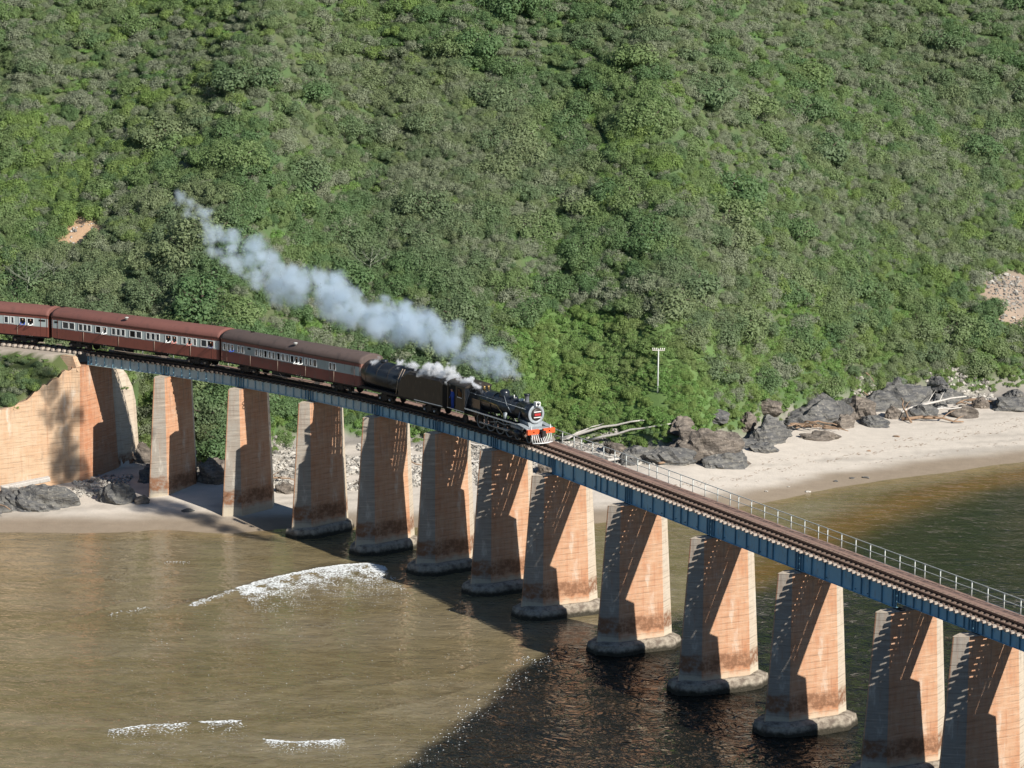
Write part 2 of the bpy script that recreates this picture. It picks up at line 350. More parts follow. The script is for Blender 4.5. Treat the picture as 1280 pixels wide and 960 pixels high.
gx = axis(-1500, -75, 95, 1500, .75); gy = axis(150, 278, 440, 1600, .75)
def gz(x, y): return height(x, np.minimum(y, 640)) - .004 * np.maximum(0, y - 640)
gr, x, y, z = make_grid(gx, gy, gz, 'ground', M_ground)
ys_ = np.interp(x, SHX, SHY) + .5 * vnoise(x * .12, y * .02, 3); yb_ = np.maximum(np.interp(x, BAX, BAY) + .9 * vnoise(x * .25, y * .02, 5), ys_ + 6)
d = y - ys_
n1 = fbm(x * .12, y * .35, 51, 3); n2 = fbm(x * .5, y * .5, 61, 3)
dry = sstep(d + 1.5 * n1, 2.5, 6.5)
c = lerp((.27, .215, .155), (.55, .49, .41), dry)
c = c * (1 - .22 * sstep(fbm(x * .08, y * .9 - x * .35, 71, 3), .15, .5) * dry)[:, None]
sea = 1 - sstep(d, -1.5, .4); c = c * (1 - sea[:, None]) + np.array([.17, .12, .07])[None] * sea[:, None]
h = y - yb_
soil = lerp((.095, .11, .055), (.08, .13, .05), sstep(n2, -.4, .4)); gm = np.exp(-((x - 9) / 14) ** 2) * np.exp(-((h - 8) / 10) ** 2); soil = soil * (1 - gm[:, None]) + np.array([.13, .21, .06])[None] * gm[:, None]
k = sstep(h + .8 * n2, -.3, 1.2); c = c * (1 - k[:, None]) + soil * k[:, None]
for (px, py, r, cc) in [(-46.9, 342.8, 3.2, (.50, .33, .20)), (57.5, 362, 6.0, (.33, .25, .185)), (61, 365, 6, (.30, .235, .18)), (-44, 338, 1.8, (.3, .26, .2))]:
    m = 1 - sstep(np.hypot(x - px, y - py) + 1.2 * n2, r * .6, r); c = c * (1 - m[:, None]) + np.array(cc)[None] * m[:, None]
# grey rocky foot of the slope between sand and bushes
m = (1 - sstep(np.abs(h + .6 + n2), .6, 1.8)) * sstep(x, -40, -30); c = c * (1 - m[:, None]) + np.array([.22, .20, .175])[None] * m[:, None]
e = emb_h(x, y); m = (e >= z - .05) & (e > 0); c[m] = (.075, .095, .035); m = (e > 13.3) & (z >= 13.3) & (e >= z - .05); c[m] = (.36, .31, .25)
at = gr.data.attributes.new('gcol', 'FLOAT_COLOR', 'POINT'); at.data.foreach_set('color', np.concatenate([c, np.ones((len(c), 1))], 1).ravel())
tag(gr, kind='structure')

# ================= water =================
TX = [-30, -7.4, -4.3, -1.5, .9, 4.1, 8.6, 13.5, 19.7, 25.3, 31.9, 41.2, 52.1, 90]
TY = [185, 215.2, 224.1, 233.6, 241, 247.6, 251.6, 257, 268.5, 282.2, 294.8, 308.5, 318, 345]
wx = axis(-1500, -70, 78, 1500, .5); wy = axis(-300, 195, 330, 1500, .5)
SW = [[(-23.0, 229.0), (-18.2, 233.6), (-14.3, 236.8), (-11.2, 239.0)], [(-12.8, 234.0), (-8.4, 237.0), (-3.9, 239.4), (-.6, 244.2)], [(-17.5, 224.5), (-12.0, 228.0), (-5.6, 231.8), (-1.2, 237.6)], [(-37, 223.2), (-33, 224.0), (-28.6, 225.0)], [(-41, 266), (-36.4, 270.0), (-31, 264.4), (-26.8, 266.8)], [(-39.6, 250.5), (-36, 254), (-32.6, 259.6), (-28.6, 262)]]
def wz(x, y):
    # one low breaking swell across the lagoon mouth, small swells elsewhere
    yc = np.interp(x, [-32, -25.3, -21.1, -16.6, -12.5, -8], [254, 261.6, 268, 272.7, 274.6, 275])
    a = sstep(x, -33, -24) * (1 - sstep(x, -13, -8))
    q = y - yc
    w = .22 * a * np.exp(-(q / 1.0) ** 2) * (1 + .2 * vnoise(x * .8, y * .8, 2))
    yc2 = np.interp(x, [-42, -34, -25, -18, -10], [221, 221.8, 224.6, 225.8, 226.6]); w += .12 * np.exp(-((y - yc2) / .8) ** 2) * sstep(x, -44, -36) * (1 - sstep(x, -16, -8))
    amp = np.where((np.abs(x) < 90) & (y < 335) & (y > 190), .035, .0)
    for ln in SW:
        px_, py_ = [q[0] for q in ln], [q[1] for q in ln]; yq = np.interp(x, px_, py_) + .25 * vnoise(x * .7, 0 * x, 6); en = sstep(x, px_[0] - .5, px_[0] + 1.5) * (1 - sstep(x, px_[-1] - 1.5, px_[-1] + .5)); w += .11 * en * np.exp(-((y - yq) / .45) ** 2)
    xt = np.interp(y, TY, TX); dk = sstep(x - xt, -.5, 1.5) * (1 - sstep(y, 250, 275)) * amp / .035
    return w + amp * fbm(x * .22, y * .55, 81, 3) + dk * .13 * fbm(x * .42 + y * .2, y * .75 - x * .15, 131, 3)
wa, x, y, z = make_grid(wx, wy, wz, 'water', M_water)
ys_ = np.interp(x, SHX, SHY) + .5 * vnoise(x * .12, y * .02, 3); d = ys_ - y
xt = np.interp(y, TY, TX); wid = np.where(y < 248, .9, 1.0 + (y - 248) * .12)
nn = fbm(x * .35, y * .35, 91, 4)
t = sstep((xt - x) / wid + nn * np.where(y < 250, 1.1, .5), -1, 1)
turb = lerp((.165, .130, .065), (.200, .162, .095), sstep(fbm(x * .06, y * .2, 101, 3), -.4, .4))
turb = turb * (1 - .35 * sstep(y, 262, 250) * 0)[:, None]
dark = lerp((.008, .010, .008), (.016, .015, .010), sstep(nn, -.5, .5))
c = dark * (1 - t[:, None]) + turb * t[:, None]
# tea-coloured shallows on the river side of the beach
o = np.exp(-((xt - x + .5) / (1.5 + .05 * np.maximum(0, y - 250))) ** 2) * sstep(y, 258, 275); c = c * (1 - .75 * o[:, None]) + np.array([.16, .075, .015])[None] * .75 * o[:, None]
s1 = (1 - sstep(d + .8 * nn, .0, 5.0)) * sstep(x, -60, -20) ; s1 = s1 * np.where(x > 12, 1, .75); c = c * (1 - s1[:, None]) + np.array([.25, .175, .085])[None] * s1[:, None]
s0 = 1 - sstep(d, -.3, 1.0); c = c * (1 - .7 * s0[:, None]) + np.array([.30, .23, .15])[None] * .7 * s0[:, None]
at = wa.data.attributes.new('wcol', 'FLOAT_COLOR', 'POINT'); at.data.foreach_set('color', np.concatenate([c, np.ones((len(c), 1))], 1).ravel())
chop = .24 + .55 * (1 - t) * (1 - sstep(y, 250, 275) * 1.12) + .05 * (1 - sstep(y, 225, 250)) ; chop = np.where(s0 > .3, .08, chop)
at = wa.data.attributes.new('chop', 'FLOAT', 'POINT'); at.data.foreach_set('value', chop)
at = wa.data.attributes.new('murk', 'FLOAT', 'POINT'); at.data.foreach_set('value', t)
tag(wa, kind='structure')
def ground_z(px, py): return float(height(np.array([px]), np.array([py]))[0])
def water_z(px, py): return float(wz(np.array([px]), np.array([py]))[0])

# foam: thousands of torn flecks lying on the surface
fm = MB(); rf = random.Random(5)
def fleck(px, py, r, el=2.5, an=.2):
    n = rf.choice((4, 5, 6)); zz = water_z(px, py) + .02; a0 = rf.uniform(0, 6.28); an += rf.uniform(-.5, .5); vs = []
    for k in range(n):
        a = a0 + 6.283 * k / n; rr = r * rf.uniform(.5, 1.1); u, w = rr * el * math.cos(a), rr * math.sin(a)
        vs.append((px + u * math.cos(an) - w * math.sin(an), py + u * math.sin(an) + w * math.cos(an), zz + rf.uniform(0, .03)))
    fm.add(vs, [tuple(range(n))])
def crest(pts, n, spread, r0, r1, an=.5, tail=1):
    for _ in range(n):
        q = rf.random() * (len(pts) - 1); i = int(q); f = q - i
        cx = pts[i][0] * (1 - f) + pts[i + 1][0] * f; cy = pts[i][1] * (1 - f) + pts[i + 1][1] * f
        off = rf.expovariate(1 / spread)
        if off > .25 and float(vnoise((cx + off * .3) * 1.6, (cy - off) * 1.1, 44)) < rf.uniform(-.7, .4): continue
        fall = math.exp(-off / (spread * 2))
        fleck(cx + rf.uniform(-.3, .3) + off * .3 * tail, cy - off + rf.uniform(-.1, .1), rf.uniform(r0, r1) * fall, 2.6, an)
main = [(-26.5, 259.4), (-25.3, 261.3), (-23, 265), (-21.1, 267.7), (-18.8, 270.4), (-16.6, 272.6), (-14.4, 273.8), (-12.5, 274.3), (-11.2, 274.0)]
crest(main, 900, .22, .04, .10, .75)
crest(main[2:], 7000, 2.6, .03, .085, .45)
crest(main[2:], 6500, 3.6, .025, .07, .4)
crest([(-28.9, 222.9), (-26, 224.3), (-23.4, 224.9)], 500, 1.0, .03, .08, .3); crest([(-22.4, 225.3), (-21.2, 225.5), (-19.8, 225.9)], 500, 1.0, .03, .08, .15)
crest([(-17.4, 221.6), (-15.6, 220.9), (-13.4, 221.3), (-12.0, 221.8)], 800, 1.0, .03, .08, .1)
crest([(-33.2, 256.3), (-31.6, 257.6), (-30.2, 258.9)], 90, .9, .02, .055, .4); crest([(-30.8, 274.5), (-29.5, 275.2), (-28.4, 275.0)], 50, .6, .02, .045, .1)
crest([(22.1, 253.6), (23.4, 252.6), (24.6, 251.6)], 110, 1.2, .02, .06, -.4); crest([(15.2, 260.5), (16.2, 261.4)], 40, 1.2, .02, .05, 0)
crest([(.7, 243.6), (1.3, 244.3), (1.5, 245.0)], 40, .5, .02, .06, .6)
for _ in range(260): # scattered flecks along the sharp tide line and on the lagoon
    yy = rf.uniform(214, 247); xx = float(np.interp(yy, TY, TX)) + rf.gauss(.4, .8); fleck(xx, yy, rf.uniform(.012, .05), 2, .9)
for _ in range(500): fleck(rf.uniform(-30, -2), rf.uniform(215, 262), rf.uniform(.01, .028), 2, .2)
tag(fm.build('sea_foam', M_foam), 'white sea foam and flecks lying on the lagoon water', 'foam', kind='stuff')
# ================= bridge =================
def P3(s, n=0.0, z=0.0):
    x, y, th = path(s); return (x - n * math.sin(th), y + n * math.cos(th), z)
SJ = [-64.28, -54.87, -45.44, -36.31, -27.21, -18.47, -9.71, -.33, 12.2, 24.5, 36.7, 48.92, 57.75, 66.9, 76.0, 88.2]
LONG = {7, 8, 9, 10, 14}                     # spans with the deeper girders
ZG = 12.4                                    # underside of shallow girders
def ztop(i): return ZG - .47 if (i in (8, 9, 10)) else (ZG - .45 if i in (7, 11, 14, 15) else ZG)
pier_ds = {1: .45, 2: .5, 3: .8, 4: .6, 5: .85, 6: .7, 7: .35, 8: .2, 9: .4, 10: .35, 11: .5, 12: .7, 13: .7, 14: .7, 15: .5}
pier_dn = {1: .12, 2: .12, 3: .1, 4: .1, 5: -.1, 6: .1, 7: .1, 8: .05, 9: .15, 10: .1, 11: .1, 12: .2}
pier_st = {1: 1.05, 2: 1.03, 3: 1.04, 4: 1.02, 5: .95, 6: 1.0, 7: 1.09, 8: 1.04, 9: 1.08, 10: 1.07, 11: 1.08, 12: 1.14}
plabel = {1: 'sunlit pier nearest the stone abutment, on the sand', 2: 'second pier from the abutment, foot at the edge of the wet sand',
    3: 'third pier from the abutment, half shaded, under the dark-roofed coach', 4: 'fourth pier from the abutment, under the coach end where the tender starts',
    5: 'fifth pier from the abutment, below the tender, beside the breaking wave', 6: 'sixth pier from the abutment, directly below the locomotive wheels',
    7: 'seventh pier, just in front of the locomotive cowcatcher', 8: 'eighth pier, first one wholly clear of the train, broad pale footing',
    9: 'ninth pier, pale footing in dark river water', 10: 'tenth pier, third from the right edge of the view',
    11: 'eleventh pier, second from the right edge, foot below the view', 12: 'twelfth pier, rightmost in the photograph and cut by its edge', 13: 'pier beyond the right edge of the view, first outside it', 14: 'pier beyond the right edge of the view, second outside it'}
rp = random.Random(3)
def make_pier(i):
    s = SJ[i] + pier_ds[i] - .25; x, y, th = path(s); zt = ztop(i)
    base_z = ground_z(x, y)
    r = thing('bridge_pier', 'tall tapered concrete ' + plabel[i], 'bridge pier', (x, y, 0), th, 'concrete piers carrying the railway bridge')
    st = pier_st.get(i, 1.1); dn = pier_dn.get(i, .1)
    zb = min(-1.5, base_z - 1)
    zs = [zb] + [k for k in np.linspace(.4, zt - .5, 9)] + [zt - .02]
    rings = []
    for z in zs:
        q = zt - z; hw = .60 + .048 * q; c = .85 + dn; j = lambda a: a + rp.uniform(-.02, .02)
        f0, f1 = c - (1.75 + .022 * q) * st, c + (1.75 + .022 * q) * st
        e0, e1 = c - (2.6 + .068 * q) * st, c + (2.6 + .068 * q) * st
        b = .06
        rings.append([(j(hw), f0, z), (j(hw), f1, z), (b, e1, z), (-b, e1, z), (-hw, f1, z), (-hw, f0, z), (-b, e0, z), (b, e0, z)])
    m = MB(); m.loft(rings, 0, True)
    # faces: 0 broad faces orange, inland ends cream, sea ends darkened with painted shade
    nf = len(rings) - 1
    for a in range(nf):
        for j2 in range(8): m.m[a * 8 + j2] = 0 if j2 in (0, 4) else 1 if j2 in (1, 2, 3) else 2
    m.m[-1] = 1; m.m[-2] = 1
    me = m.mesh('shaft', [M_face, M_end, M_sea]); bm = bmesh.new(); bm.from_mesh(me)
    bmesh.ops.bevel(bm, geom=[e for e in bm.edges if abs(e.verts[0].co.z - e.verts[1].co.z) > .3 and not e.is_boundary], offset=.05, segments=1, affect='EDGES')
    bm.to_mesh(me); bm.free(); link('shaft', me, r)
    # bearing blocks under the girders
    for n in (0.12, 1.42):
        b = MB(); b.box(-.45, .45, n - .22, n + .22, zt - .03, zt + .02); b.build('bearing_plate', M_blackd, r)
    if i >= 3:
        m = MB(); rings = []
        w = 1.0 if i > 4 else .8
        for z, g in ((-3, 1.06), (.10, 1.04), (.50, 1.03), (.80, 1.0), (.98, .82)):
            ring = []
            L, W, ch = 4.45 * st * g * w ** .4, (1.05 + .75 * w) * g, .95 * g; c = .85 + dn
            for (a, b2) in [(W, -L + ch * 1.7), (W, -L * .5), (W, 0), (W, L * .5), (W, L - ch * 1.7), (W * .45, L), (-W * .45, L), (-W, L - ch * 1.7), (-W, 0), (-W, -L + ch * 1.7), (-W * .45, -L), (W * .45, -L)]:
                ring.append((a + rp.uniform(-.04, .04), c + b2 * .82 + rp.uniform(-.05, .05), (z + rp.uniform(-.05, .05)) if z > 0 else z))
            rings.append(ring)
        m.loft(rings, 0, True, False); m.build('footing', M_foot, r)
    return r
for i in range(1, 15): make_pier(i)

# ---- abutment with wing walls ----
xa, ya, tha = path(-64.0)
ab = thing('bridge_abutment', 'massive orange-stained concrete abutment with long sloping wing wall at the left end of the bridge', 'abutment', (0, 0, 0))
ct, st_ = math.cos(tha), math.sin(tha)
def AB(u, n, z): return (xa + u * ct - n * st_, ya + u * st_ + n * ct, z)
m = MB(); rings = []
for z in (-.5, 4, 8, 12.38):
    q = 12.4 - z; rings.append([AB(-2.2, -1.2, z), AB(-.9 + .045 * q, -1.6 - .045 * q, z), AB(-.1 + .045 * q, -1.15 - .03 * q, z), AB(-.1 + .045 * q, 3.5 + .05 * q, z), AB(-2.2, 3.9, z)])
m.loft(rings); m.m[:] = [0] * len(m.m); m.build('breast_wall', M_abut, ab)
# upstand beside the deck end
m = MB(); m.loft([[AB(-3.4, -1.6, 12.0), AB(-.2, -1.6, 12.0), AB(-.2, -.75, 12.0), AB(-3.4, -.75, 12.0)], [AB(-2.3, -1.45, 13.35), AB(-.9, -1.45, 13.35), AB(-.9, -.9, 13.35), AB(-2.3, -.9, 13.35)]]); m.build('coping_block', M_wall, ab)
# sea-side wing wall: plan line, height falling away from the track
wl = [AB(-.12, -1.35, 0), (-42.4, 302.2, 0), (-44.2, 300.9, 0), (-45.6, 299.9, 0), (-47.8, 298.2, 0), (-51, 296, 0), (-58, 291.5, 0), (-72, 283, 0)]
wt = [12.42, 12.2, 11.2, 10.1, 9.0, 8.2, 7.0, 5.0]
def wall_pts(k, z): 
    x, y, _ = wl[k]; q = z / 12; return (x + .02 * z * (1 if k == 0 else .3), y + (-.55 + .35 * q), z)
m = MB(); secs = []
NS = 46
for a in range(NS):
    t = a / (NS - 1) * (len(wl) - 1); k = min(int(t), len(wl) - 2); f = t - k
    x = wl[k][0] * (1 - f) + wl[k + 1][0] * f; y = wl[k][1] * (1 - f) + wl[k + 1][1] * f; zt = wt[k] * (1 - f) + wt[k + 1] * f
    zt += .10 * math.sin(a * 1.7) * (1 if a > 4 else 0) + (.12 if (a // 5) % 2 else -.06) * (1 if a > 7 else 0)
    bat = .75 * (1 - 0)  # foot stands out
    zf_ = wt[k] * (1 - f) + wt[k + 1] * f; secs.append([(x - .1, y - .18 - .03 * zf_, -.5), (x, y + .0, zt), (x - .5, y + 1.7, zt - .15), (x - .5, y + 1.9, -.5)])
m.loft(secs); m.build('wing_wall', M_wall, ab)
# landward wing wall
m = MB(); secs = []
for (u, n, zt) in [(-.35, 3.95, 12.3), (-.05, 4.8, 11.7), (.2, 5.7, 10.7), (.35, 6.4, 9.4), (.3, 7.0, 7.8), (-.1, 7.6, 5.6)]:
    secs.append([AB(u + .5, n, .2), AB(u + .25, n, zt * .55), AB(u, n, zt), AB(u - .9, n - .3, zt), AB(u - 1.4, n - .3, .2)])
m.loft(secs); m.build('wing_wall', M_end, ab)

# ---- girders and bracing: one bridge thing ----
br = thing('railway_bridge', 'long blue-painted steel plate girder railway bridge curving over the river mouth', 'railway bridge', P3(0, .5, ZG))
O = P3(0, .5, ZG)
for i in range(15):
    a, b = SJ[i] + (.06 if i else .0), SJ[i + 1] - .06
    deep = i in LONG; zb = ZG - (.45 if deep else 0); zt = ZG + .95; nseg = 1
    A, B = np.array(P3(a)), np.array(P3(b)); L = np.linalg.norm(B - A); t = (B - A) / L; nn = np.array([-t[1], t[0], 0])
    for side, off in ((0, .0), (1, 1.30)):
        def G(u, w, z): q = A + t * u + nn * (off + w); return (q[0], q[1], z)
        m = MB()
        def bx(u0, u1, w0, w1, z0, z1, mi=0, m=m):
            m.add([G(u0, w0, z0), G(u1, w0, z0), G(u1, w1, z0), G(u0, w1, z0), G(u0, w0, z1), G(u1, w0, z1), G(u1, w1, z1), G(u0, w1, z1)],
                  [(3, 2, 1, 0), (4, 5, 6, 7), (0, 1, 5, 4), (1, 2, 6, 5), (2, 3, 7, 6), (3, 0, 4, 7)], mi)
        bx(0, L, .10, .13, zb + .03, zt - .03); bx(0, L, -.02, .25, zt - .03, zt); bx(0, L, -.02, .25, zb, zb + .03)
        g = m.build('girder', M_girder3 if i < 4 else M_girder2 if i < 7 else M_girder, br, O)  # spans get paler leftwards, sun and shade held in the colour
        npan = 7 if deep else 9
        def stiff(u, wd):
            m2 = MB(); bx(u - wd, u + wd, .0, .099, zb + .032, zt - .032, 0, m2); return m2
        us = [L * k / npan for k in range(1, npan)]
        if deep: us = [u + rp.choice((-.18, 0, .2)) for u in us]; us += [L * .62 + .35]
        if side == 0:
            for u in us: stiff(u, .028).build('stiffener', M_girdd if i > 3 else M_girder2, g, O)
            for u in (.10, .42, L - .42, L - .10): stiff(u, .05).build('stiffener', M_girdd, g, O)
        else:
            m3 = MB()
            for u in us:
                bx(u - .02, u + .02, .131, .23, zb + .032, zt - .032, 0, m3); bx(u - .03, u + .03, -1.29, .0, zb + .2, zb + .28, 0, m3)
            m3.build('cross_bracing', M_girdd, br, O)
    m = MB(); q0, q1 = G(0, -1.0, 0), G(0, 0, 0)
# walkway brackets joined to the bridge under the inland side
m = MB()
def sweep(m, s0, s1, n0, n1, z0, z1, ds=2.0, mi=0):
    k = max(1, int(round((s1 - s0) / ds))); rings = []
    for a in range(k + 1):
        s = s0 + (s1 - s0) * a / k; rings.append([P3(s, n0, z0), P3(s, n1, z0), P3(s, n1, z1), P3(s, n0, z1)])
    m.loft(rings, mi)
sweep(m, -64.2, 88, 3.34, 3.42, ZG + .82, ZG + .99, 3); m.build('edge_beam', M_girdd, br, O)

# ---- track ----
ZS = ZG + .955; ZR = 13.69
tr = thing('railway_track', 'single narrow gauge railway track on pale timber sleepers running along the bridge', 'railway track', P3(0, .5, ZS)); O2 = P3(0, .5, ZS)
TC = .75
for side in (-1, 1):
    c = TC + side * .5335
    m = MB(); sweep(m, -150, 90, c - .065, c + .065, ZR - .13, ZR - .118); sweep(m, -150, 90, c - .01, c + .01, ZR - .118, ZR - .035); sweep(m, -150, 90, c - .035, c + .035, ZR - .035, ZR)
    m.build('rail', M_rail, tr, O2)
    c = TC + side * .40
    m = MB(); sweep(m, -63, 90, c - .05, c + .05, ZR - .13, ZR - .118); sweep(m, -63, 90, c - .03, c + .03, ZR - .118, ZR - .02); m.build('guard_rail', M_rail, tr, O2)
sl = []
for v in range(8):
    m = MB(); m.box(-.125, .125, -.82, 1.20, 0, .20, 0); m.box(-.124, .124, -1.13, -.82, .001, .199, 1)
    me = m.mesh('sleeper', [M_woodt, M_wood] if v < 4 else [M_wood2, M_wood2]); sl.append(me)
    bm = bmesh.new(); bm.from_mesh(me); bmesh.ops.bevel(bm, geom=list(bm.edges), offset=.015 + .006 * (v % 4), segments=1, affect='EDGES'); bm.to_mesh(me); bm.free()
s = -64.0; cnt = 0
while s < 89 and cnt < 252:
    x, y, th = path(s); o = link('sleeper', sl[cnt % 4 + (4 if s < -4.2 else 0)], tr)  # darker forms under the train carry its painted shadow
    q = P3(s, TC + rp.uniform(-.07, .07), ZS + .003); o.location = (q[0] - O2[0], q[1] - O2[1], q[2] - O2[2]); o.rotation_euler = (0, 0, th + rp.uniform(-.02, .02)); s += .61; cnt += 1
m = MB(); s = -65
for k in range(45):
    x, y, th = path(s); ct2, st2 = math.cos(th), math.sin(th)
    q = P3(s, TC, 13.42); vs = []
    for z in (0, .22):
        for (a, b) in ((-.12, -1.05), (.12, -1.05), (.12, 1.05), (-.12, 1.05)): vs.append((q[0] + a * ct2 - b * st2, q[1] + a * st2 + b * ct2, q[2] + z))
    m.add(vs, [(3, 2, 1, 0), (4, 5, 6, 7), (0, 1, 5, 4), (1, 2, 6, 5), (2, 3, 7, 6), (3, 0, 4, 7)]); s -= .65
tag(m.build('embankment_sleepers', M_wood, tr, O2), kind='stuff')

# ---- walkway boards ----
wk = thing('walkway', 'narrow brown timber walkway beside the track on the inland side of the bridge', 'walkway', P3(0, 2.7, ZG + .95)); O3 = P3(0, 2.7, ZG + .95)
for row in range(4):
    s = -64 + rp.uniform(0, 1); n0 = 1.98 + row * .355
    while s < 88:
        L = rp.choice((3.05, 3.66, 4.27)); e = min(s + L - .03, 88.5); m = MB(); dz = rp.uniform(0, .02); sh = rp.uniform(-.015, .015)
        k = 2; rings = []
        for a in range(k + 1):
            q = s + (e - s) * a / k; rings.append([P3(q, n0 + sh, ZG + .953), P3(q, n0 + .325 + sh, ZG + .953), P3(q, n0 + .325 + sh, ZG + .995 + dz), P3(q, n0 + sh, ZG + .995 + dz)])
        m.loft(rings); m.build('board', M_plank, wk, O3); s += L
m = MB()
s = -63.5
while s < 88: 
    sweep(m, s, s + .16, 1.70, 3.33, ZG + .80, ZG + .95, 1); s += 1.83
m.build('bracket', M_plank, wk, O3)

# ---- handrail ----
hr = thing('handrail', 'thin galvanised two-rail handrail along the inland edge of the bridge walkway', 'handrail', P3(0, 3.3, ZG + .97)); O4 = P3(0, 3.3, ZG + .97)
m = MB(); m.lathe([(.042, 0), (.042, 1.12)], seg=6); pm = m.mesh('post', M_hand)
s = -62.0; k = 0
while s < 88:
    q = P3(s, 3.3, ZG + .97); o = link('post', pm, hr); o.location = tuple(q[j] - O4[j] for j in range(3)); k += 1
    s += 1.2 if k % 7 == 0 else 1.83
for z, r in ((1.10, .034), (.60, .028)):
    m = MB(); m.tube([P3(s, 3.3, ZG + .97 + z) for s in np.arange(-62, 88.1, 1.5)], r, 6); m.build('top_rail' if z > 1 else 'middle_rail', M_hand, hr, O4)
# ================= train =================
def veh(s0): x, y, th = path(s0); q = P3(s0, TC, ZR); return q, th
def wheel_mesh(name, r, w=.13, spokes=0, rim=None, mat=None):
    m = MB()
    if spokes:
        m.lathe([(r, 0), (r + .03, .02), (r, .06), (r, w), (r - .07, w), (r - .07, 0), (r, 0)], (0, -w / 2, 0), 'y', 24, 1, True, False)
        m.lathe([(.16, -.03), (.16, w + .03)], (0, -w / 2, 0), 'y', 12, 0)
        for k in range(spokes):
            a = 2 * math.pi * k / spokes; c, s = math.cos(a), math.sin(a)
            vs = []
            for rr in (.12, r - .08):
                for (u, h) in ((-.03, -.03), (.03, -.03), (.03, .03), (-.03, .03)): vs.append((rr * c - u * s, h, rr * s + u * c))
            m.add(vs, [(0, 1, 5, 4), (1, 2, 6, 5), (2, 3, 7, 6), (3, 0, 4, 7)], 0)
    else:
        m.lathe([(r - .1, .03), (r - .1, 0), (r, 0), (r + .03, .02), (r, .05), (r, w), (r - .06, w), (r - .07, w * .6), (.12, w * .6), (.1, w + .05), (.02, w + .06)], (0, -w / 2, 0), 'y', 20, 0)
    return m.mesh(name, [mat or M_blackd, rim or M_rail])
M_tyre = paint('worn_steel_tyre', (.22, .22, .21), .4, .3, 4)
W_drv = wheel_mesh('driving_wheel', .68, .14, 14, M_tyre, M_blackd)
W_sm = wheel_mesh('bogie_wheel', .38); W_ld = wheel_mesh('leading_wheel', .36, .13, 9, M_tyre, M_blackd)
W_co = wheel_mesh('coach_wheel', .43)
def put(me, name, parent, loc, rz=0, sc_=None):
    o = link(name, me, parent); o.location = loc; o.rotation_euler = (0, 0, rz)
    if sc_: o.scale = sc_
    return o
# ---- locomotive: local x forward, y to the inland side, z up from rail; x=0 at the buffer beam
sL = -3.5 - 6.6; q, th = veh(sL)
lo = thing('steam_locomotive', 'black steam locomotive with silver smokebox ring and orange-red buffer beam pulling the train', 'steam locomotive', q, th)
X0 = 6.6
def LX(a): return a + X0
m = MB(); m.box(LX(-12.9), LX(-.2), -.42, -.30, .75, 1.15); m.box(LX(-12.9), LX(-.2), .30, .42, .75, 1.15); m.box(LX(-12.5), LX(-.6), -.30, .30, .95, 1.1); m.build('frame', M_blackd, lo)
bc = 2.42
m = MB(); m.lathe([(.90, -10.0), (.91, -8.0), (.86, -6.0), (.80, -2.9)], (LX(0), 0, bc), 'x', 28); 
for xx in (-9.2, -7.9, -6.6, -5.2, -4.0): m.lathe([(.92 if xx < -6 else .87, xx - .03), (.925 if xx < -6 else .875, xx), (.92 if xx < -6 else .87, xx + .03)], (LX(0), 0, bc), 'x', 28)
m.build('boiler', M_black, lo)
m = MB(); m.box(LX(-10.0), LX(-8.1), -.95, .95, 1.35, 2.5); m.build('firebox', M_black, lo)
sb = None
m = MB(); m.lathe([(.84, -2.92), (.84, -1.0), (.80, -.94)], (LX(0), 0, bc), 'x', 28); sb = m.build('smokebox', M_black, lo)
m = MB(); m.lathe([(.80, -.95), (.80, -.90), (.76, -.87), (.54, -.87), (.54, -.95)], (LX(0), 0, bc), 'x', 32); m.build('front_ring', M_silver, sb)
m = MB(); m.lathe([(.55, -.93), (.54, -.84), (.40, -.77), (.15, -.73), (.01, -.72)], (LX(0), 0, bc), 'x', 24); dr = m.build('smokebox_door', M_soot, lo)
m = MB(); m.box(LX(-.74), LX(-.69), -.30, .30, bc - .10, bc + .10); m.build('number_plate', M_red, dr)
m = MB(); m.box(LX(-.76), LX(-.70), -.36, .36, bc + .20, bc + .27); m.box(LX(-.76), LX(-.70), -.36, .36, bc - .27, bc - .20); m.build('hinge_strap', M_white, dr)
m = MB(); m.lathe([(.24, 3.15), (.22, 3.22), (.19, 3.4), (.19, 3.72), (.24, 3.80), (.25, 3.88), (.17, 3.88), (.15, 3.6)], (LX(-2.35), 0, 0), 'z', 20); ch = m.build('chimney', M_black, lo); ch.data.materials[0] = M_silver if False else paint('chimney_grey', (.14, .15, .16), .4, .3, 3)
m = MB(); m.lathe([(.255, 3.78), (.27, 3.82), (.27, 3.92), (.2, 3.93)], (LX(-2.35), 0, 0), 'z', 20); m.build('chimney_cap', M_black, ch)
m = MB(); m.lathe([(.50, 3.05), (.46, 3.25), (.45, 3.5), (.40, 3.64), (.28, 3.74), (.01, 3.78)], (LX(-5.75), 0, 0), 'z', 22); m.build('steam_dome', M_black, lo)
m = MB(); m.lathe([(.34, 3.0), (.30, 3.3), (.26, 3.42), (.01, 3.45)], (LX(-4.2), 0, 0), 'z', 16); m.build('sand_dome', M_black, lo)
for yy in (-.22, .22):
    m = MB(); m.lathe([(.10, 3.2), (.09, 3.55), (.05, 3.62)], (LX(-8.6), yy, 0), 'z', 10); m.build('safety_valve', M_brass, lo)
m = MB(); m.box(LX(-3.25), LX(-2.9), -.20, .12, 3.2, 3.38); m.lathe([(.04, 3.3), (.04, 3.6)], (LX(-3.9), -.25, 0), 'z', 8); m.build('whistle', M_white, lo)
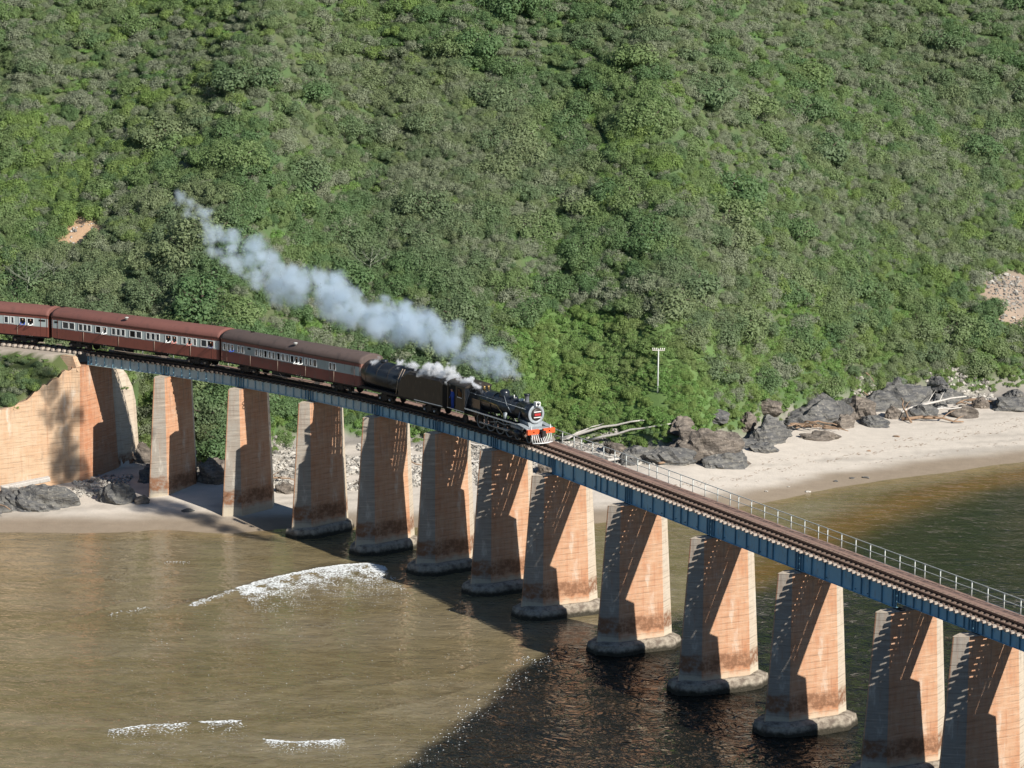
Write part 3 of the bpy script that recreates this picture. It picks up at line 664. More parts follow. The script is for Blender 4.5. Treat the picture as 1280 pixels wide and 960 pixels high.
# headlamp
m = MB(); m.box(LX(-1.0), LX(-.62), -.22, .22, 3.16, 3.5); hl = m.build('headlamp', M_white, lo)
m = MB(); m.lathe([(.15, 0), (.13, .03), (.01, .035)], (LX(-.62), 0, 3.33), 'x', 16); m.build('lamp_glass', M_glass, hl)
# running boards with white edge
for sd in (-1, 1):
    y0, y1 = (-1.32, -.82) if sd < 0 else (.82, 1.32)
    m = MB(); m.box(LX(-11.3), LX(-1.9), y0, y1, 1.50, 1.56); rb = m.build('running_board', M_black, lo)
    ye = -1.335 if sd < 0 else 1.325
    m = MB(); m.box(LX(-11.3), LX(-1.9), ye, ye + .012, 1.47, 1.58); m.box(LX(-11.3), LX(-11.24), ye, ye + .012, 1.1, 1.49); m.build('white_edging', M_white, rb)
    # curved apron down to the beam
    m = MB(); m.loft([[(LX(-1.9), y0, 1.50), (LX(-1.9), y1 - (0 if sd < 0 else 0), 1.50), (LX(-1.9), y1, 1.57), (LX(-1.9), y0, 1.57)], [(LX(-1.2), y0, 1.42), (LX(-1.2), y1, 1.42), (LX(-1.2), y1, 1.49), (LX(-1.2), y0, 1.49)], [(LX(-.35), y0, 1.28), (LX(-.35), y1, 1.28), (LX(-.35), y1, 1.35), (LX(-.35), y0, 1.35)]]); m.build('front_step_plate', M_silver, lo)
    # cylinder and motion
    yc = sd * 1.02
    m = MB(); m.lathe([(.02, -2.95), (.20, -2.93), (.36, -2.88), (.36, -1.75), (.30, -1.68), (.1, -1.62), (.02, -1.6)], (LX(0), yc, .74), 'x', 20); cy = m.build('cylinder', M_black, lo)
    m = MB(); m.lathe([(.05, -3.1), (.21, -3.0), (.21, -1.6), (.05, -1.5)], (LX(0), yc - sd * .05, 1.20), 'x', 16); m.build('valve_chest', M_silver, cy)
    m = MB(); m.tube([(LX(-2.1), sd * .9, 1.35), (LX(-2.1), sd * .95, 2.0), (LX(-2.1), sd * .78, 2.5)], .11, 8); m.build('steam_pipe', M_black, lo)
    ypc = sd * .72
    for xx in (-8.35, -6.87, -5.40, -3.93): put(W_drv, 'driving_wheel', lo, (LX(xx), sd * .6, .685))
    for xx in (-2.75, -1.0): put(W_ld, 'leading_wheel', lo, (LX(xx), sd * .6, .36))
    put(W_sm, 'trailing_wheel', lo, (LX(-10.9), sd * .6, .39))
    m = MB(); m.box(LX(-8.35), LX(-3.93), ypc - .03 + sd * .08, ypc + .03 + sd * .08, .50, .62); m.build('coupling_rod', M_silver, lo)
    m = MB(); m.tube([(LX(-6.87), ypc + sd * .16, .56), (LX(-2.9), ypc + sd * .16, .72)], .05, 6); m.build('connecting_rod', M_silver, lo)
    m = MB(); m.tube([(LX(-3.3), sd * .95, 1.2), (LX(-4.4), sd * .95, 1.05), (LX(-5.2), sd * .95, 1.15), (LX(-6.5), sd * .9, .9)], .045, 6); m.build('valve_gear', M_silver, lo)
    m = MB(); m.tube([(LX(-9.9), sd * .97, 2.95), (LX(-6), sd * .93, 2.90), (LX(-1.2), sd * .90, 2.88)], .022, 5)
    for xx in (-9, -7.2, -5.4, -3.6, -1.8): m.lathe([(.03, 0), (.03, .12)], (LX(xx), sd * .90, 2.86 if sd < 0 else 2.86), 'y', 6)
    m.build('boiler_handrail', M_silver, lo)
    m = MB(); m.tube([(LX(-8.0), sd * .9, 2.6), (LX(-5.6), sd * .84, 2.45), (LX(-4.7), sd * .88, 1.9), (LX(-4.6), sd * .95, 1.6)], .04, 6); m.build('feed_pipe', M_brass if sd < 0 else M_black, lo)
    m = MB(); m.tube([(LX(-5.3), sd * .35, 3.3), (LX(-4.2), sd * .8, 2.75), (LX(-3.4), sd * .85, 2.2)], .03, 6); m.build('sand_pipe', M_silver, lo)
    m = MB(); m.lathe([(.02, 0), (.17, .03), (.17, .55), (.02, .6)], (LX(-4.0), sd * 1.05, 1.57), 'z', 12); m.build('air_pump', M_silver, lo)
    # beam halves, lamp irons, buffers
    m = MB(); a, b = (-1.36, -.22) if sd < 0 else (.22, 1.36); m.box(LX(-.34), LX(-.08), a, b, .90, 1.30); bb = m.build('buffer_beam', M_orange, lo)
    m = MB(); m.lathe([(.05, -.08), (.05, .0), (.02, .01)], (LX(-.0), sd * .78, 1.12), 'x', 10); m.build('beam_socket', M_dark, bb)
    m = MB(); m.box(LX(-.22), LX(-.16), sd * .95 - .025, sd * .95 + .025, 1.30, 1.62); m.build('lamp_iron', M_white, bb)
    m = MB(); m.box(LX(-9.0), LX(-8.5), sd * .98 - .02, sd * .98 + .02, 1.15, 1.45); m.build('ash_pan', M_soot, lo)
    # cab side
    y0, y1 = (sd * 1.36, sd * 1.31); y0, y1 = min(y0, y1), max(y0, y1)
    m = MB(); m.box(LX(-11.35), LX(-9.95), y0, y1, 1.2, 2.35); m.box(LX(-11.35), LX(-11.1), y0, y1, 2.35, 3.15); m.box(LX(-10.35), LX(-9.95), y0, y1, 2.35, 3.15); m.box(LX(-11.35), LX(-9.95), y0, y1, 3.15, 3.3)
    cs = m.build('cab_side', M_soot, lo); m = MB(); m.box(LX(-12.7), LX(-12.55), y0, y1, 1.2, 3.3); m.build('cab_pillar', M_soot, lo)
    m = MB(); m.box(LX(-11.1), LX(-10.35), sd * 1.365 - .01, sd * 1.365 + .01, 2.31, 2.37); m.box(LX(-12.7), LX(-9.95), sd * 1.37 - .008, sd * 1.37 + .008, 1.16, 1.21); m.build('white_trim', M_white, cs)
m = MB(); m.loft([[(LX(-12.75), -1.40 * math.cos(a), 3.28 + .42 * math.sin(a)) for a in np.linspace(0, math.pi, 13)], [(LX(-9.8), -1.40 * math.cos(a), 3.28 + .42 * math.sin(a)) for a in np.linspace(0, math.pi, 13)]], closed=True); m.build('cab_roof', M_soot, lo)
m = MB(); m.box(LX(-10.0), LX(-9.94), -1.3, 1.3, 1.3, 3.4); m.build('cab_front', M_black, lo)
m = MB(); m.box(LX(-12.7), LX(-10.0), -1.3, 1.3, 1.1, 1.2); m.build('cab_floor', M_blackd, lo)
m = MB(); m.box(LX(-.95), LX(-.30), -.82, .82, 1.22, 1.34); m.loft([[(LX(-1.0), -.6, 1.2), (LX(-1.0), .6, 1.2), (LX(-1.0), .75, 1.75), (LX(-1.0), -.75, 1.75)], [(LX(-2.6), -.6, 1.2), (LX(-2.6), .6, 1.2), (LX(-2.6), .7, 1.9), (LX(-2.6), -.7, 1.9)]]); m.build('smokebox_saddle', M_silver, lo)
m = MB(); m.box(LX(-.2), LX(.25), -.12, .12, .8, 1.15); m.box(LX(.2), LX(.34), -.18, .18, .72, 1.22); m.build('coupler', M_blackd, lo)
cw = MB()
for k in range(11):
    yy = -1.0 + k * .2; fx = .45 - .38 * abs(yy)
    cw.tube([(LX(-.1), yy * .95, .9), (LX(fx), yy * .95, .22)], .032, 5)
cw.tube([(LX(.12), -1.0, .2), (LX(.42), -.25, .2), (LX(.42), .25, .2), (LX(.12), 1.0, .2)], .05, 6)
cw.build('cowcatcher', M_white, lo)
# ---- tender
sT = (-16.5 - 29.4) / 2; q, th = veh(sT)
te = thing('tender', 'sooty black tender with rounded water tank behind the locomotive, white steam drifting over it', 'tender', q, th); 
XT = -sT - 16.75  # local x of tender front
def TX_(s_): return s_ - sT
m = MB(); m.box(TX_(-29.1), TX_(-16.9), -1.25, 1.25, .95, 1.15); m.build('frame', M_blackd, te)
m = MB(); m.loft([[(TX_(x_), -1.38, 1.15), (TX_(x_), 1.38, 1.15), (TX_(x_), 1.38, zt_), (TX_(x_), 1.2, zt_ + .2), (TX_(x_), -1.2, zt_ + .2), (TX_(x_), -1.38, zt_)] for x_, zt_ in ((-16.95, 3.05), (-17.4, 3.25), (-21.8, 3.25), (-22.6, 2.9), (-23.2, 2.2))]); bk = m.build('coal_bunker', M_soot, te)
cm = MB(); rc = random.Random(2)
for a in range(26):
    px_, py_ = rc.uniform(TX_(-22.0), TX_(-17.6)), rc.uniform(-.95, .95); r0 = rc.uniform(.2, .42); cm.lathe([(.01, -r0 * .5), (r0, -.05), (r0 * .7, r0 * .4), (.01, r0 * .55)], (px_, py_, 3.45), 'z', 7, 0, False)
tag(cm.build('coal_heap', M_coal, te), kind='stuff')
m = MB(); m.lathe([(.02, -29.25), (.7, -29.2), (1.1, -29.05), (1.24, -28.8), (1.26, -28.0), (1.26, -22.6)], (-sT, 0, 2.2), 'x', 28); tk = m.build('water_tank', M_black, te)
for xx in (-28.2, -26.6, -25.0, -23.6): 
    m = MB(); m.lathe([(1.265, -.04), (1.285, 0), (1.265, .04)], (TX_(xx), 0, 2.2), 'x', 28); m.build('tank_band', M_soot, tk)
m = MB(); m.lathe([(.35, 3.40), (.35, 3.60), (.30, 3.66), (.01, 3.68)], (TX_(-27), 0, 0), 'z', 16); m.build('filler_hatch', M_black, tk)
m = MB(); m.tube([(TX_(-23.3), -1.28, 1.2), (TX_(-23.1), -1.2, 2.6), (TX_(-22.7), -1.0, 3.5)], .03, 5); m.tube([(TX_(-23.6), -1.30, 1.2), (TX_(-23.4), -1.22, 2.6), (TX_(-23.0), -1.02, 3.5)], .03, 5); m.build('ladder', M_pipe, te)
m = MB(); m.box(TX_(-20.9), TX_(-16.95), -1.395, -1.382, 1.10, 1.17); m.build('white_edging', M_white, te)
def bogie(parent, xc, wm, base=1.5, n=2, hub=None, r=.43):
    b = MB(); 
    for sd in (-1, 1): b.box(xc - base / 2 - .35, xc + base / 2 + .35, sd * .86 - .04, sd * .86 + .04, .42, .66); b.box(xc - .3, xc + .3, sd * .86 - .08, sd * .86 + .08, .3, .85)
    b.box(xc - .2, xc + .2, -.8, .8, .5, .8); o = b.build('bogie', M_blackd, parent)
    for k in range(n):
        xx = xc - base / 2 + base * k / (n - 1)
        for sd in (-1, 1):
            w = put(wm, 'wheel', o, (xx, sd * .6, r), 0 if sd > 0 else math.pi)
            h = MB(); h.lathe([(.12, 0), (.10, .08), (.02, .09)] if sd > 0 else [(.02, -.09), (.10, -.08), (.12, 0)], (xx, sd * .9, r), 'y', 10); h.build('axle_box', hub or M_pipe, o)
    return o
bogie(te, TX_(-25.7), W_sm, 1.4, 2, M_silver, .39); bogie(te, TX_(-19.3), W_sm, 1.4, 2, M_silver, .39)
# ---- coaches
WA = [(-8.81,-8.14),(-8.0,-7.37),(-6.8,-6.37),(-6.22,-5.84),(-5.69,-5.31),(-4.68,-4.1),(-3.9,-3.37),(-2.69,-2.3),(-2.1,-1.71),(-1.52,-1.12),(-.49,.15),(.3,.89),(1.53,1.93),(2.13,2.52),(2.72,3.07),(3.87,4.47),(4.62,5.17),(5.82,6.28),(6.53,6.88),(7.13,7.49),(8.1,8.71),(8.86,9.57)]
WB = [(-8.9,-8.59),(-8.36,-8.02),(-7.88,-7.54),(-6.91,-6.66),(-6.4,-6.11),(-4.54,-4.28),(-3.97,-3.71),(-3.35,-3.0),(-2.73,-2.49),(-2.31,-1.96),(-1.6,-1.25),(-1.04,-.68),(-.51,-.15),(.19,.56),(.79,1.13),(1.33,1.69),(2.07,2.34),(2.68,2.91),(3.15,3.56),(5.25,5.5),(5.74,6.02)]
WC = WA[:15] + [(3.6, 4.1), (5.4, 5.8), (6.06, 6.43), (7.13, 7.74), (7.98, 8.64)]
def coach(s0, L, label, mats, wins, slits, open_w, roofm, endm, vents):
    q, th = veh(s0); r = thing('railway_coach', label, 'railway coach', q, th, 'passenger coaches behind the tender'); h = L / 2
    low, grey, top = mats; hw = 1.40
    m = MB(); m.box(-h, h, -hw, hw, 1.02, 1.98); m.build('lower_panelling', low, r)
    m = MB(); m.box(-h + .004, h - .004, -hw + .012, hw - .012, 1.98, 2.80); bd = m.build('window_band', grey, r)
    m = MB(); m.box(-h, h, -hw, hw, 2.80, 3.12); m.build('letterboard', top, r)
    m = MB(); prof = [(-hw - .05, 3.08)] + [(-hw * 1.03 * math.cos(a), 3.12 + .74 * math.sin(a) ** .8) for a in np.linspace(.06, math.pi - .06, 15)] + [(hw + .05, 3.08)]
    sec = []
    for xx, f in ((-h - .06, .93), (-h + .25, 1), (0, 1), (h - .25, 1), (h + .06, .93)): sec.append([(xx, a * (1 if f == 1 else .985), 3.08 + (b - 3.08) * f) for a, b in prof])
    m.loft(sec, 0, True, True); rf_ = m.build('roof', roofm, r)
    for xx, sd, mt in vents:
        m = MB(); m.lathe([(.13, 0), (.13, .12), (.2, .14), (.2, .2), (.02, .24)], (xx, sd, 3.72), 'z', 10); m.build('roof_ventilator', mt, rf_)
    for sd in (-1, 1):
        m = MB(); m.box(-h, h, sd * (hw + .02) - .025, sd * (hw + .02) + .025, 3.07, 3.12); m.build('gutter', endm, r)
    # ends
    for sx in (-1, 1):
        m = MB(); m.box(sx * h - .03, sx * h + .03, -hw + .03, hw - .03, 1.0, 3.14); e = m.build('end_wall', endm, r)
        m = MB(); m.box(min(sx * h, sx * (h + .22)), max(sx * h, sx * (h + .22)), -.5, .5, 1.1, 3.0); m.build('gangway', M_dark, e)
        m = MB(); m.box(min(sx * h, sx * (h + .35)), max(sx * h, sx * (h + .35)), -.15, .15, .75, 1.05); m.build('coupler', M_blackd, r)
    # windows
    i = 0
    for (a, b) in wins:
        for sd in (-1, 1):
            yo = sd * (hw - .012); z0, z1 = 2.12, 2.70; fr = .055
            m = MB(); u0, u1 = sorted((yo, yo + sd * .035))
            m.box(a - fr, b + fr, u0, u1, z1, z1 + fr); m.box(a - fr, b + fr, u0, u1 + .0, z0 - fr, z0); m.box(a - fr, a, u0, u1, z0, z1); m.box(b, b + fr, u0, u1, z0, z1)
            w = m.build('window', M_white, r)
            u0, u1 = sorted((yo - sd * .0, yo + sd * .006)); m = MB(); isopen = i in open_w and sd < 0
            zt_ = z1 if not isopen else z1; m.box(a, b, u0, u1, z0, zt_); m.build('opening' if isopen else 'pane', M_dark if isopen else M_glass, w)
            if not isopen and rp.random() < .25 and sd < 0: 
                m = MB(); u0, u1 = sorted((yo + sd * .006, yo + sd * .012)); m.box(a, a + (b - a) * rp.uniform(.3, .5), u0, u1, z0, z1); m.build('curtain', M_curt, w)
        i += 1
    for (a, b) in slits:
        for sd in (-1, 1):
            u0, u1 = sorted((sd * (hw - .012), sd * (hw + .01))); m = MB(); m.box(a, b, u0, u1, 2.52, 2.68); m.build('ventilation_louvre', M_dark, r)
    # rain pipes, door lines
    for xx in (-h + .45, h - .45):
        for sd in (-1, 1):
            m = MB(); u0, u1 = sorted((sd * hw, sd * (hw + .02)))
            m.box(xx - .36, xx - .33, u0, u1, 1.05, 3.05); m.box(xx + .33, xx + .36, u0, u1, 1.05, 3.05); m.box(xx - .33, xx + .33, u0, u1 - .0, 1.05, 1.08); d_ = m.build('door_frame', endm, r)
    for xx in np.linspace(-h + 4, h - 3.4, 4):
        m = MB(); m.tube([(xx, -hw - .02, 1.05), (xx + .02, -hw - .02, 2.0)], .018, 5); m.build('drain_pipe', M_pipe, r)
    # underframe
    m = MB(); m.box(-h + .1, h - .1, -1.2, 1.2, .84, 1.02); m.build('underframe', M_blackd, r)
    m = MB(); m.box(-2.6, -.9, -1.15, -.3, .38, .84); m.build('battery_box', M_blackd, r)
    m = MB(); m.lathe([(.02, -1.1), (.28, -1.05), (.28, .3), (.02, .35)], (2.4, .3, .58), 'x', 14); m.build('vacuum_cylinder', M_blackd, r)
    m = MB(); m.tube([(-4.2, -1.25, .62), (-1.8, -1.25, .56), (1.5, -1.25, .56), (4.2, -1.25, .64)], .035, 6); m.tube([(-1.5, -1.22, .82), (-1.0, -1.22, .45), (1.2, -1.22, .45), (1.8, -1.22, .82)], .03, 6); m.build('truss_rod', M_pipe, r)
    m = MB(); m.box(-h + .5, -h + 1.1, -1.38, -1.1, .38, .44); m.box(h - 1.1, h - .5, -1.38, -1.1, .38, .44); m.box(3.2, 3.8, -1.3, -1.2, .5, .7); m.build('footstep', M_pipe, r)
    bogie(r, -h + 3.0, W_co, 1.9, 2); bogie(r, h - 3.0, W_co, 1.9, 2)
    return r
sA, sB, sC = (-68.4 - 47.75) / 2, (-47.42 - 28.95) / 2 - .05, -68.75 - 10.3
cA = coach(sA, 20.45, 'red and grey coach with red-oxide roof between the leftmost coach and the dark-roofed one', (M_redbrown, M_grey, M_redbrown), WA, [(-9.85, -9.4)], {5, 10, 15, 18, 21}, M_roof1, M_redbrown, [(-10.0, .0, M_dark), (-1.0, -1.25, M_curt)])
cB = coach(sB, 18.45, 'faded coach with sooty dark roof coupled directly behind the tender', (M_redb2, M_grey2, M_redb2), WB, [(-5.6, -5.2)], {7, 10, 13, 14, 15}, M_roof2, M_end2, [(-6.5, .1, M_dark), (0.6, -1.2, M_curt)])
cC = coach(sC, 20.5, 'leftmost coach, red and grey with red-oxide roof, cut by the left edge of the view', (M_redbrown, M_grey, M_redbrown), WC, [(9.25, 9.95)], {18, 19}, M_roof1, M_redbrown, [(9.9, 0, M_dark)])
for k in range(1, 4):
    coach(sC - 20.9 * k, 20.5, ['red-roofed coach just beyond the left edge of the view', 'red-roofed coach second beyond the left edge of the view', 'red-roofed coach third beyond the left edge of the view'][k - 1], (M_redbrown, M_grey, M_redbrown), WA, [], set(), M_roof1, M_redbrown, [])

# ---- people: one skinned body mesh per person, real size, origin at the feet
def body_mesh(name, mat, pose):
    V = {'pel': (0, 0, .95, .15), 'waist': (0, 0, 1.08, .135), 'chest': (.05, 0, 1.28, .17), 'nb': (.07, 0, 1.44, .07), 'neck': (.09, 0, 1.50, .06), 'head': (.12, 0, 1.60, .095), 'crown': (.12, 0, 1.70, .085)}
    E = [('pel', 'waist'), ('waist', 'chest'), ('chest', 'nb'), ('nb', 'neck'), ('neck', 'head'), ('head', 'crown')]
    for s_, y in (('l', 1), ('r', -1)):
        V['sh' + s_] = (.05, .17 * y, 1.38, .07); E.append(('chest', 'sh' + s_))
        if pose == 'lean': V['el' + s_] = (.26, .24 * y, 1.16, .048); V['wr' + s_] = (.46, .10 * y, 1.14, .035); V['ha' + s_] = (.53, .05 * y, 1.13, .04)
        else: V['el' + s_] = (.02, .27 * y, 1.12, .048); V['wr' + s_] = (.16, .26 * y, .92, .035); V['ha' + s_] = (.20, .25 * y, .85, .04)
        E += [('sh' + s_, 'el' + s_), ('el' + s_, 'wr' + s_), ('wr' + s_, 'ha' + s_)]
        V['hip' + s_] = (0, .10 * y, .88, .10); V['kn' + s_] = (.03, .11 * y, .50, .07); V['an' + s_] = (-.02, .11 * y, .08, .05); V['to' + s_] = (.14, .12 * y, .04, .04)
        E += [('pel', 'hip' + s_), ('hip' + s_, 'kn' + s_), ('kn' + s_, 'an' + s_), ('an' + s_, 'to' + s_)]
    # nose and ears as small skinned points of the head
    V['nose'] = (.235, 0, 1.60, .016); E.append(('head', 'nose'))
    K = list(V); me = bpy.data.meshes.new(name); me.from_pydata([V[k][:3] for k in K], [(K.index(a), K.index(b)) for a, b in E], []); me.materials.append(mat)
    o = bpy.data.objects.new(name, me); COL.objects.link(o); sk_ = o.modifiers.new('skin', 'SKIN')
    for i_, k in enumerate(K): me.skin_vertices[0].data[i_].radius = (V[k][3], V[k][3]); me.skin_vertices[0].data[i_].use_root = (k == 'pel')
    su = o.modifiers.new('sub', 'SUBSURF'); su.levels = 1; su.render_levels = 1
    bpy.context.view_layer.update(); dg = bpy.context.evaluated_depsgraph_get()
    m2 = bpy.data.meshes.new_from_object(o.evaluated_get(dg)); bpy.data.objects.remove(o); m2.name = name
    if not m2.materials: m2.materials.append(mat)
    for p_ in m2.polygons: p_.use_smooth = True
    return m2
def person(parent_q, th, lx, ly, lz, face, mat, pose, label, grp='passengers leaning out of the coach windows'):
    me = body_mesh('person', mat, pose); o = link('person', me)
    c, s_ = math.cos(th), math.sin(th); o.location = (parent_q[0] + lx * c - ly * s_, parent_q[1] + lx * s_ + ly * c, parent_q[2] + lz); o.rotation_euler = (0, 0, th + face)
    return tag(o, label, 'person', grp)
P_w = skinm('passenger_white_shirt', (.75, .75, .72), (.7, .7, .66)); P_r = skinm('passenger_pink_shirt', (.55, .22, .18)); P_b = skinm('driver_blue_overalls', (.03, .07, .32), (.05, .05, .08)); P_d = skinm('passenger_dark_shirt', (.08, .09, .16)); P_o = skinm('fireman_brown', (.30, .14, .05))
qA, tA = veh(sA); qB, tB = veh(sB); qC, tC = veh(sC); qL, tL = veh(sL)
NEAR = -math.pi / 2
def wc(w): return (w[0] + w[1]) / 2
zf = 1.02
for (q_, t_, w_, mt, lb) in [(qA, tA, WA[6], P_w, 'passenger in white leaning from the third window pair of the red-roofed coach'), (qA, tA, WA[15], P_w, 'passenger in white looking out past the middle of the red-roofed coach'),
    (qA, tA, WA[16], P_r, 'passenger in pink leaning well out, right of the one in white'), (qA, tA, WA[18], P_r, 'passenger in pink at the second triple window from the right of the red-roofed coach'), (qA, tA, WA[21], P_d, 'dark-shirted passenger in the last window of the red-roofed coach'),
    (qB, tB, WB[14], P_w, 'white-hatted passenger at the middle of the dark-roofed coach'), (qB, tB, WB[15], P_w, 'passenger in white one window nearer the engine on the dark-roofed coach'), (qB, tB, WB[2], P_b, 'passenger in blue at the rear windows of the dark-roofed coach'),
    (qC, tC, WC[19], P_w, 'passenger in white at the last window of the leftmost coach'), (qC, tC, WC[18], P_b, 'passenger in blue near the end of the leftmost coach')]:
    o = person(q_, t_, wc(w_), -1.22, zf - .08, NEAR, mt, 'lean', lb)
person(qL, tL, LX(-12.05), -1.20, 1.2, NEAR, P_b, 'stand', 'engine driver in blue overalls standing in the cab doorway', 'engine crew in the locomotive cab')
person(qL, tL, LX(-11.75), -.65, 1.2, NEAR, P_o, 'stand', 'fireman in brown standing behind the blue driver in the cab', 'engine crew in the locomotive cab')
# ================= vegetation =================
rv = random.Random(11)
def bush_mesh(name, kind, seed):
    """crown of unit half-width ~1: many leaf-sized faces on lumpy sub-crowns; kind sets shape"""
    r = random.Random(seed); m = MB()
    if kind in (0, 1): nl, nq, sz, hh = 18, 4200, .044, .62
    elif kind == 2: nl, nq, sz, hh = 14, 3400, .048, .55
    elif kind == 3: nl, nq, sz, hh = 12, 1900, .044, .55
    else: nl, nq, sz, hh = 12, 1500, .060, .26
    lob = []
    for k in range(nl):
        a = r.uniform(0, 6.283); d = r.uniform(.12, .85) if k else 0
        lob.append((d * math.cos(a), d * math.sin(a), hh * r.uniform(.35, 1.0) * (1 - .35 * d), r.uniform(.18, .44) * (1.25 if k == 0 else 1)))
    for k in range(nq):
        c = r.choice(lob)
        v = Vector((r.gauss(0, 1), r.gauss(0, 1), r.gauss(.35, .9))).normalized(); rr = c[3] * (r.uniform(.72, 1.06) if r.random() < .85 else r.uniform(1.05, 1.35))
        p = Vector((c[0], c[1], c[2])) + Vector((v.x * rr, v.y * rr, v.z * rr * (.8 if kind != 4 else .45)))
        if p.z < .02: p.z = r.uniform(.02, .2)
        nrm = (v + Vector((r.gauss(0, .42), r.gauss(0, .42), r.gauss(.35, .4)))).normalized()
        a = nrm.orthogonal().normalized(); b = nrm.cross(a); an = r.uniform(0, 6.28); s_ = sz * r.uniform(.55, 1.35)
        u = (a * math.cos(an) + b * math.sin(an)) * s_; w = (b * math.cos(an) - a * math.sin(an)) * s_ * r.uniform(.4, .8)
        m.add([p - u * 1.2, p - w, p + u * 1.2, p + w], [(0, 1, 2, 3)], 0)
    if kind == 3:
        for k in range(46):
            a = r.uniform(0, 6.283); d = r.uniform(.3, .9); tip = Vector((d * math.cos(a), d * math.sin(a), hh * r.uniform(.6, 1.25) * (1.1 - .5 * d))); mid = tip * .5 + Vector((r.gauss(0, .06), r.gauss(0, .06), .12))
            m.tube([(0, 0, 0), mid, tip], [.022, .014, .004], 3, 1)
    else:
        for k in range(5):
            a = k * 1.25 + r.uniform(0, 1); m.tube([(0, 0, -.1), (.25 * math.cos(a), .25 * math.sin(a), .3), (.5 * math.cos(a), .5 * math.sin(a), .6 * hh)], [.04, .025, .01], 4, 1)
    return m
KM = {0: M_leaf[0], 1: M_leaf[1], 2: M_leaf[2], 3: M_leaf[3], 4: M_leaf[4]}
variants = []
for k in range(5):
    for v in range(3):
        mb = bush_mesh('leaf_crown', k, 100 + k * 10 + v); variants.append((k, mb.mesh('leaf_crown_%d%d' % (k, v), [KM[k], M_twig if k == 3 else M_bark])))
vcol = bpy.data.collections.new('shrub_forms')            # holds only the forms the ground cover is instanced from
for idx, (k, me) in enumerate(variants):
    o = bpy.data.objects.new('form_%02d' % idx, me); vcol.objects.link(o)
# sites
def kind_at(x, y, h):
    g = math.exp(-((x - 9) / 12) ** 2) * math.exp(-((h - 8) / 9) ** 2)
    n = float(fbm(x * .045, y * .045, 201, 3)); n2 = float(fbm(x * .09, y * .09, 211, 3)); right = min(1, max(0, (x - 5) / 40)); up = min(1, max(0, (h - 15) / 40))
    if g + .35 * n2 + .2 * n > .45: return (4 if rv.random() < .97 else 2), g
    patch = n2 + .32 * right + .30 * up - .08
    if rv.random() < (.70 if patch > .24 else .38 if patch > .10 else .11): return 3, g
    u = rv.random() + n * 1.0
    return (0 if u < .34 else 1 if u < .80 else 2), g
sites = []
def scatter(x0, x1, y0, y1, step, smin, smax):
    yy = y0
    while yy < y1:
        xx = x0
        while xx < x1:
            x = xx + rv.uniform(-.95, .95) * step; y = yy + rv.uniform(-.95, .95) * step; xx += step
            yb = float(np.interp(x, BAX, BAY)); h = y - yb
            if h < .5 + rv.uniform(0, 1.2): continue
            z = ground_z(x, y)
            e = float(emb_h(np.array([x]), np.array([y]))[0])
            if e > 12.2 and z < 14.2: continue
            if (x + 46.9) ** 2 + (y - 342.8) ** 2 < 6 or (x - 58.5) ** 2 / 26 + (y - 363) ** 2 / 24 < 1: continue
            if abs(x - 14.97) < 1.0 and -4 < y - 323.2 < .9: continue
            if -42.5 < x < -37 and 300 < y < 314: continue
            k, g = kind_at(x, y, h)
            s = rv.uniform(smin, smax) * {0: 1.1, 1: 1.0, 2: .85, 3: .85, 4: .48}[k]
            if rv.random() < .10 and k < 2: s *= 1.6
            edge = min(1, .45 + h / 7); s *= edge
            sites.append((x, y, z - .15 * s, s, k, h))
        yy += step * .9
scatter(-104, 132, 296, 450, 1.7, .8, 2.3)
# low plants between and below the shrubs
n_main = len(sites)
def scatter_low(x0, x1, y0, y1, step, s0, s1, cond):
    yy = y0
    while yy < y1:
        xx = x0
        while xx < x1:
            x = xx + rv.uniform(-.5, .5) * step; y = yy + rv.uniform(-.5, .5) * step; xx += step
            h = y - float(np.interp(x, BAX, BAY))
            if not cond(x, y, h) or (abs(x - 14.97) < .8 and -2.6 < y - 323.2 < .4) or (x - 58.5) ** 2 / 24 + (y - 363) ** 2 / 22 < 1 or (x + 46.9) ** 2 + (y - 342.8) ** 2 < 7: continue
            z = ground_z(x, y); sites.append((x, y, z - .05, rv.uniform(s0, s1), rv.choice((4, 4, 4, 4, 4, 4, 2, 2) if h < 16 else (1, 0, 1, 3, 3, 4)), h))
        yy += step
scatter_low(-32, 78, 300, 380, .58, .32, .62, lambda x, y, h: .2 < h < 26 and rv.random() < .97 - max(0, h + 5 * math.sin(x * .35) + 3 * math.sin(x * .9 + 1) - 9) / 15 and not ((x - 58.5) ** 2 / 28 + (y - 363) ** 2 / 24 < .8))
scatter_low(-104, 132, 296, 450, 1.15, .7, 1.3, lambda x, y, h: h > 1)
# bank of shrubs on the seaward side of the embankment behind the wing wall
for _ in range(1500):
    s_ = rv.uniform(-112, -64.5); n_ = rv.uniform(-13, -2.2); q_ = P3(s_, n_, 0); x, y = q_[0], q_[1]
    e = float(emb_h(np.array([x]), np.array([y]))[0])
    if e < 2 or e > 13.2: continue
    s = min(rv.uniform(.5, 1.25), .35 + (13.2 - e) * .35); k = rv.choice((0, 1, 1, 2, 0, 3)) if s > .5 else 4
    sites.append((x, y, e - .1, s, k, 50))
for _ in range(160):
    s_ = rv.uniform(-66, -58); n_ = rv.uniform(4.4, 14); q_ = P3(s_, n_, 0); z_ = ground_z(q_[0], q_[1])
    if z_ > 3: sites.append((q_[0], q_[1], z_ - .1, rv.uniform(.4, .8), rv.choice((1, 2, 4, 4, 3)), 49))
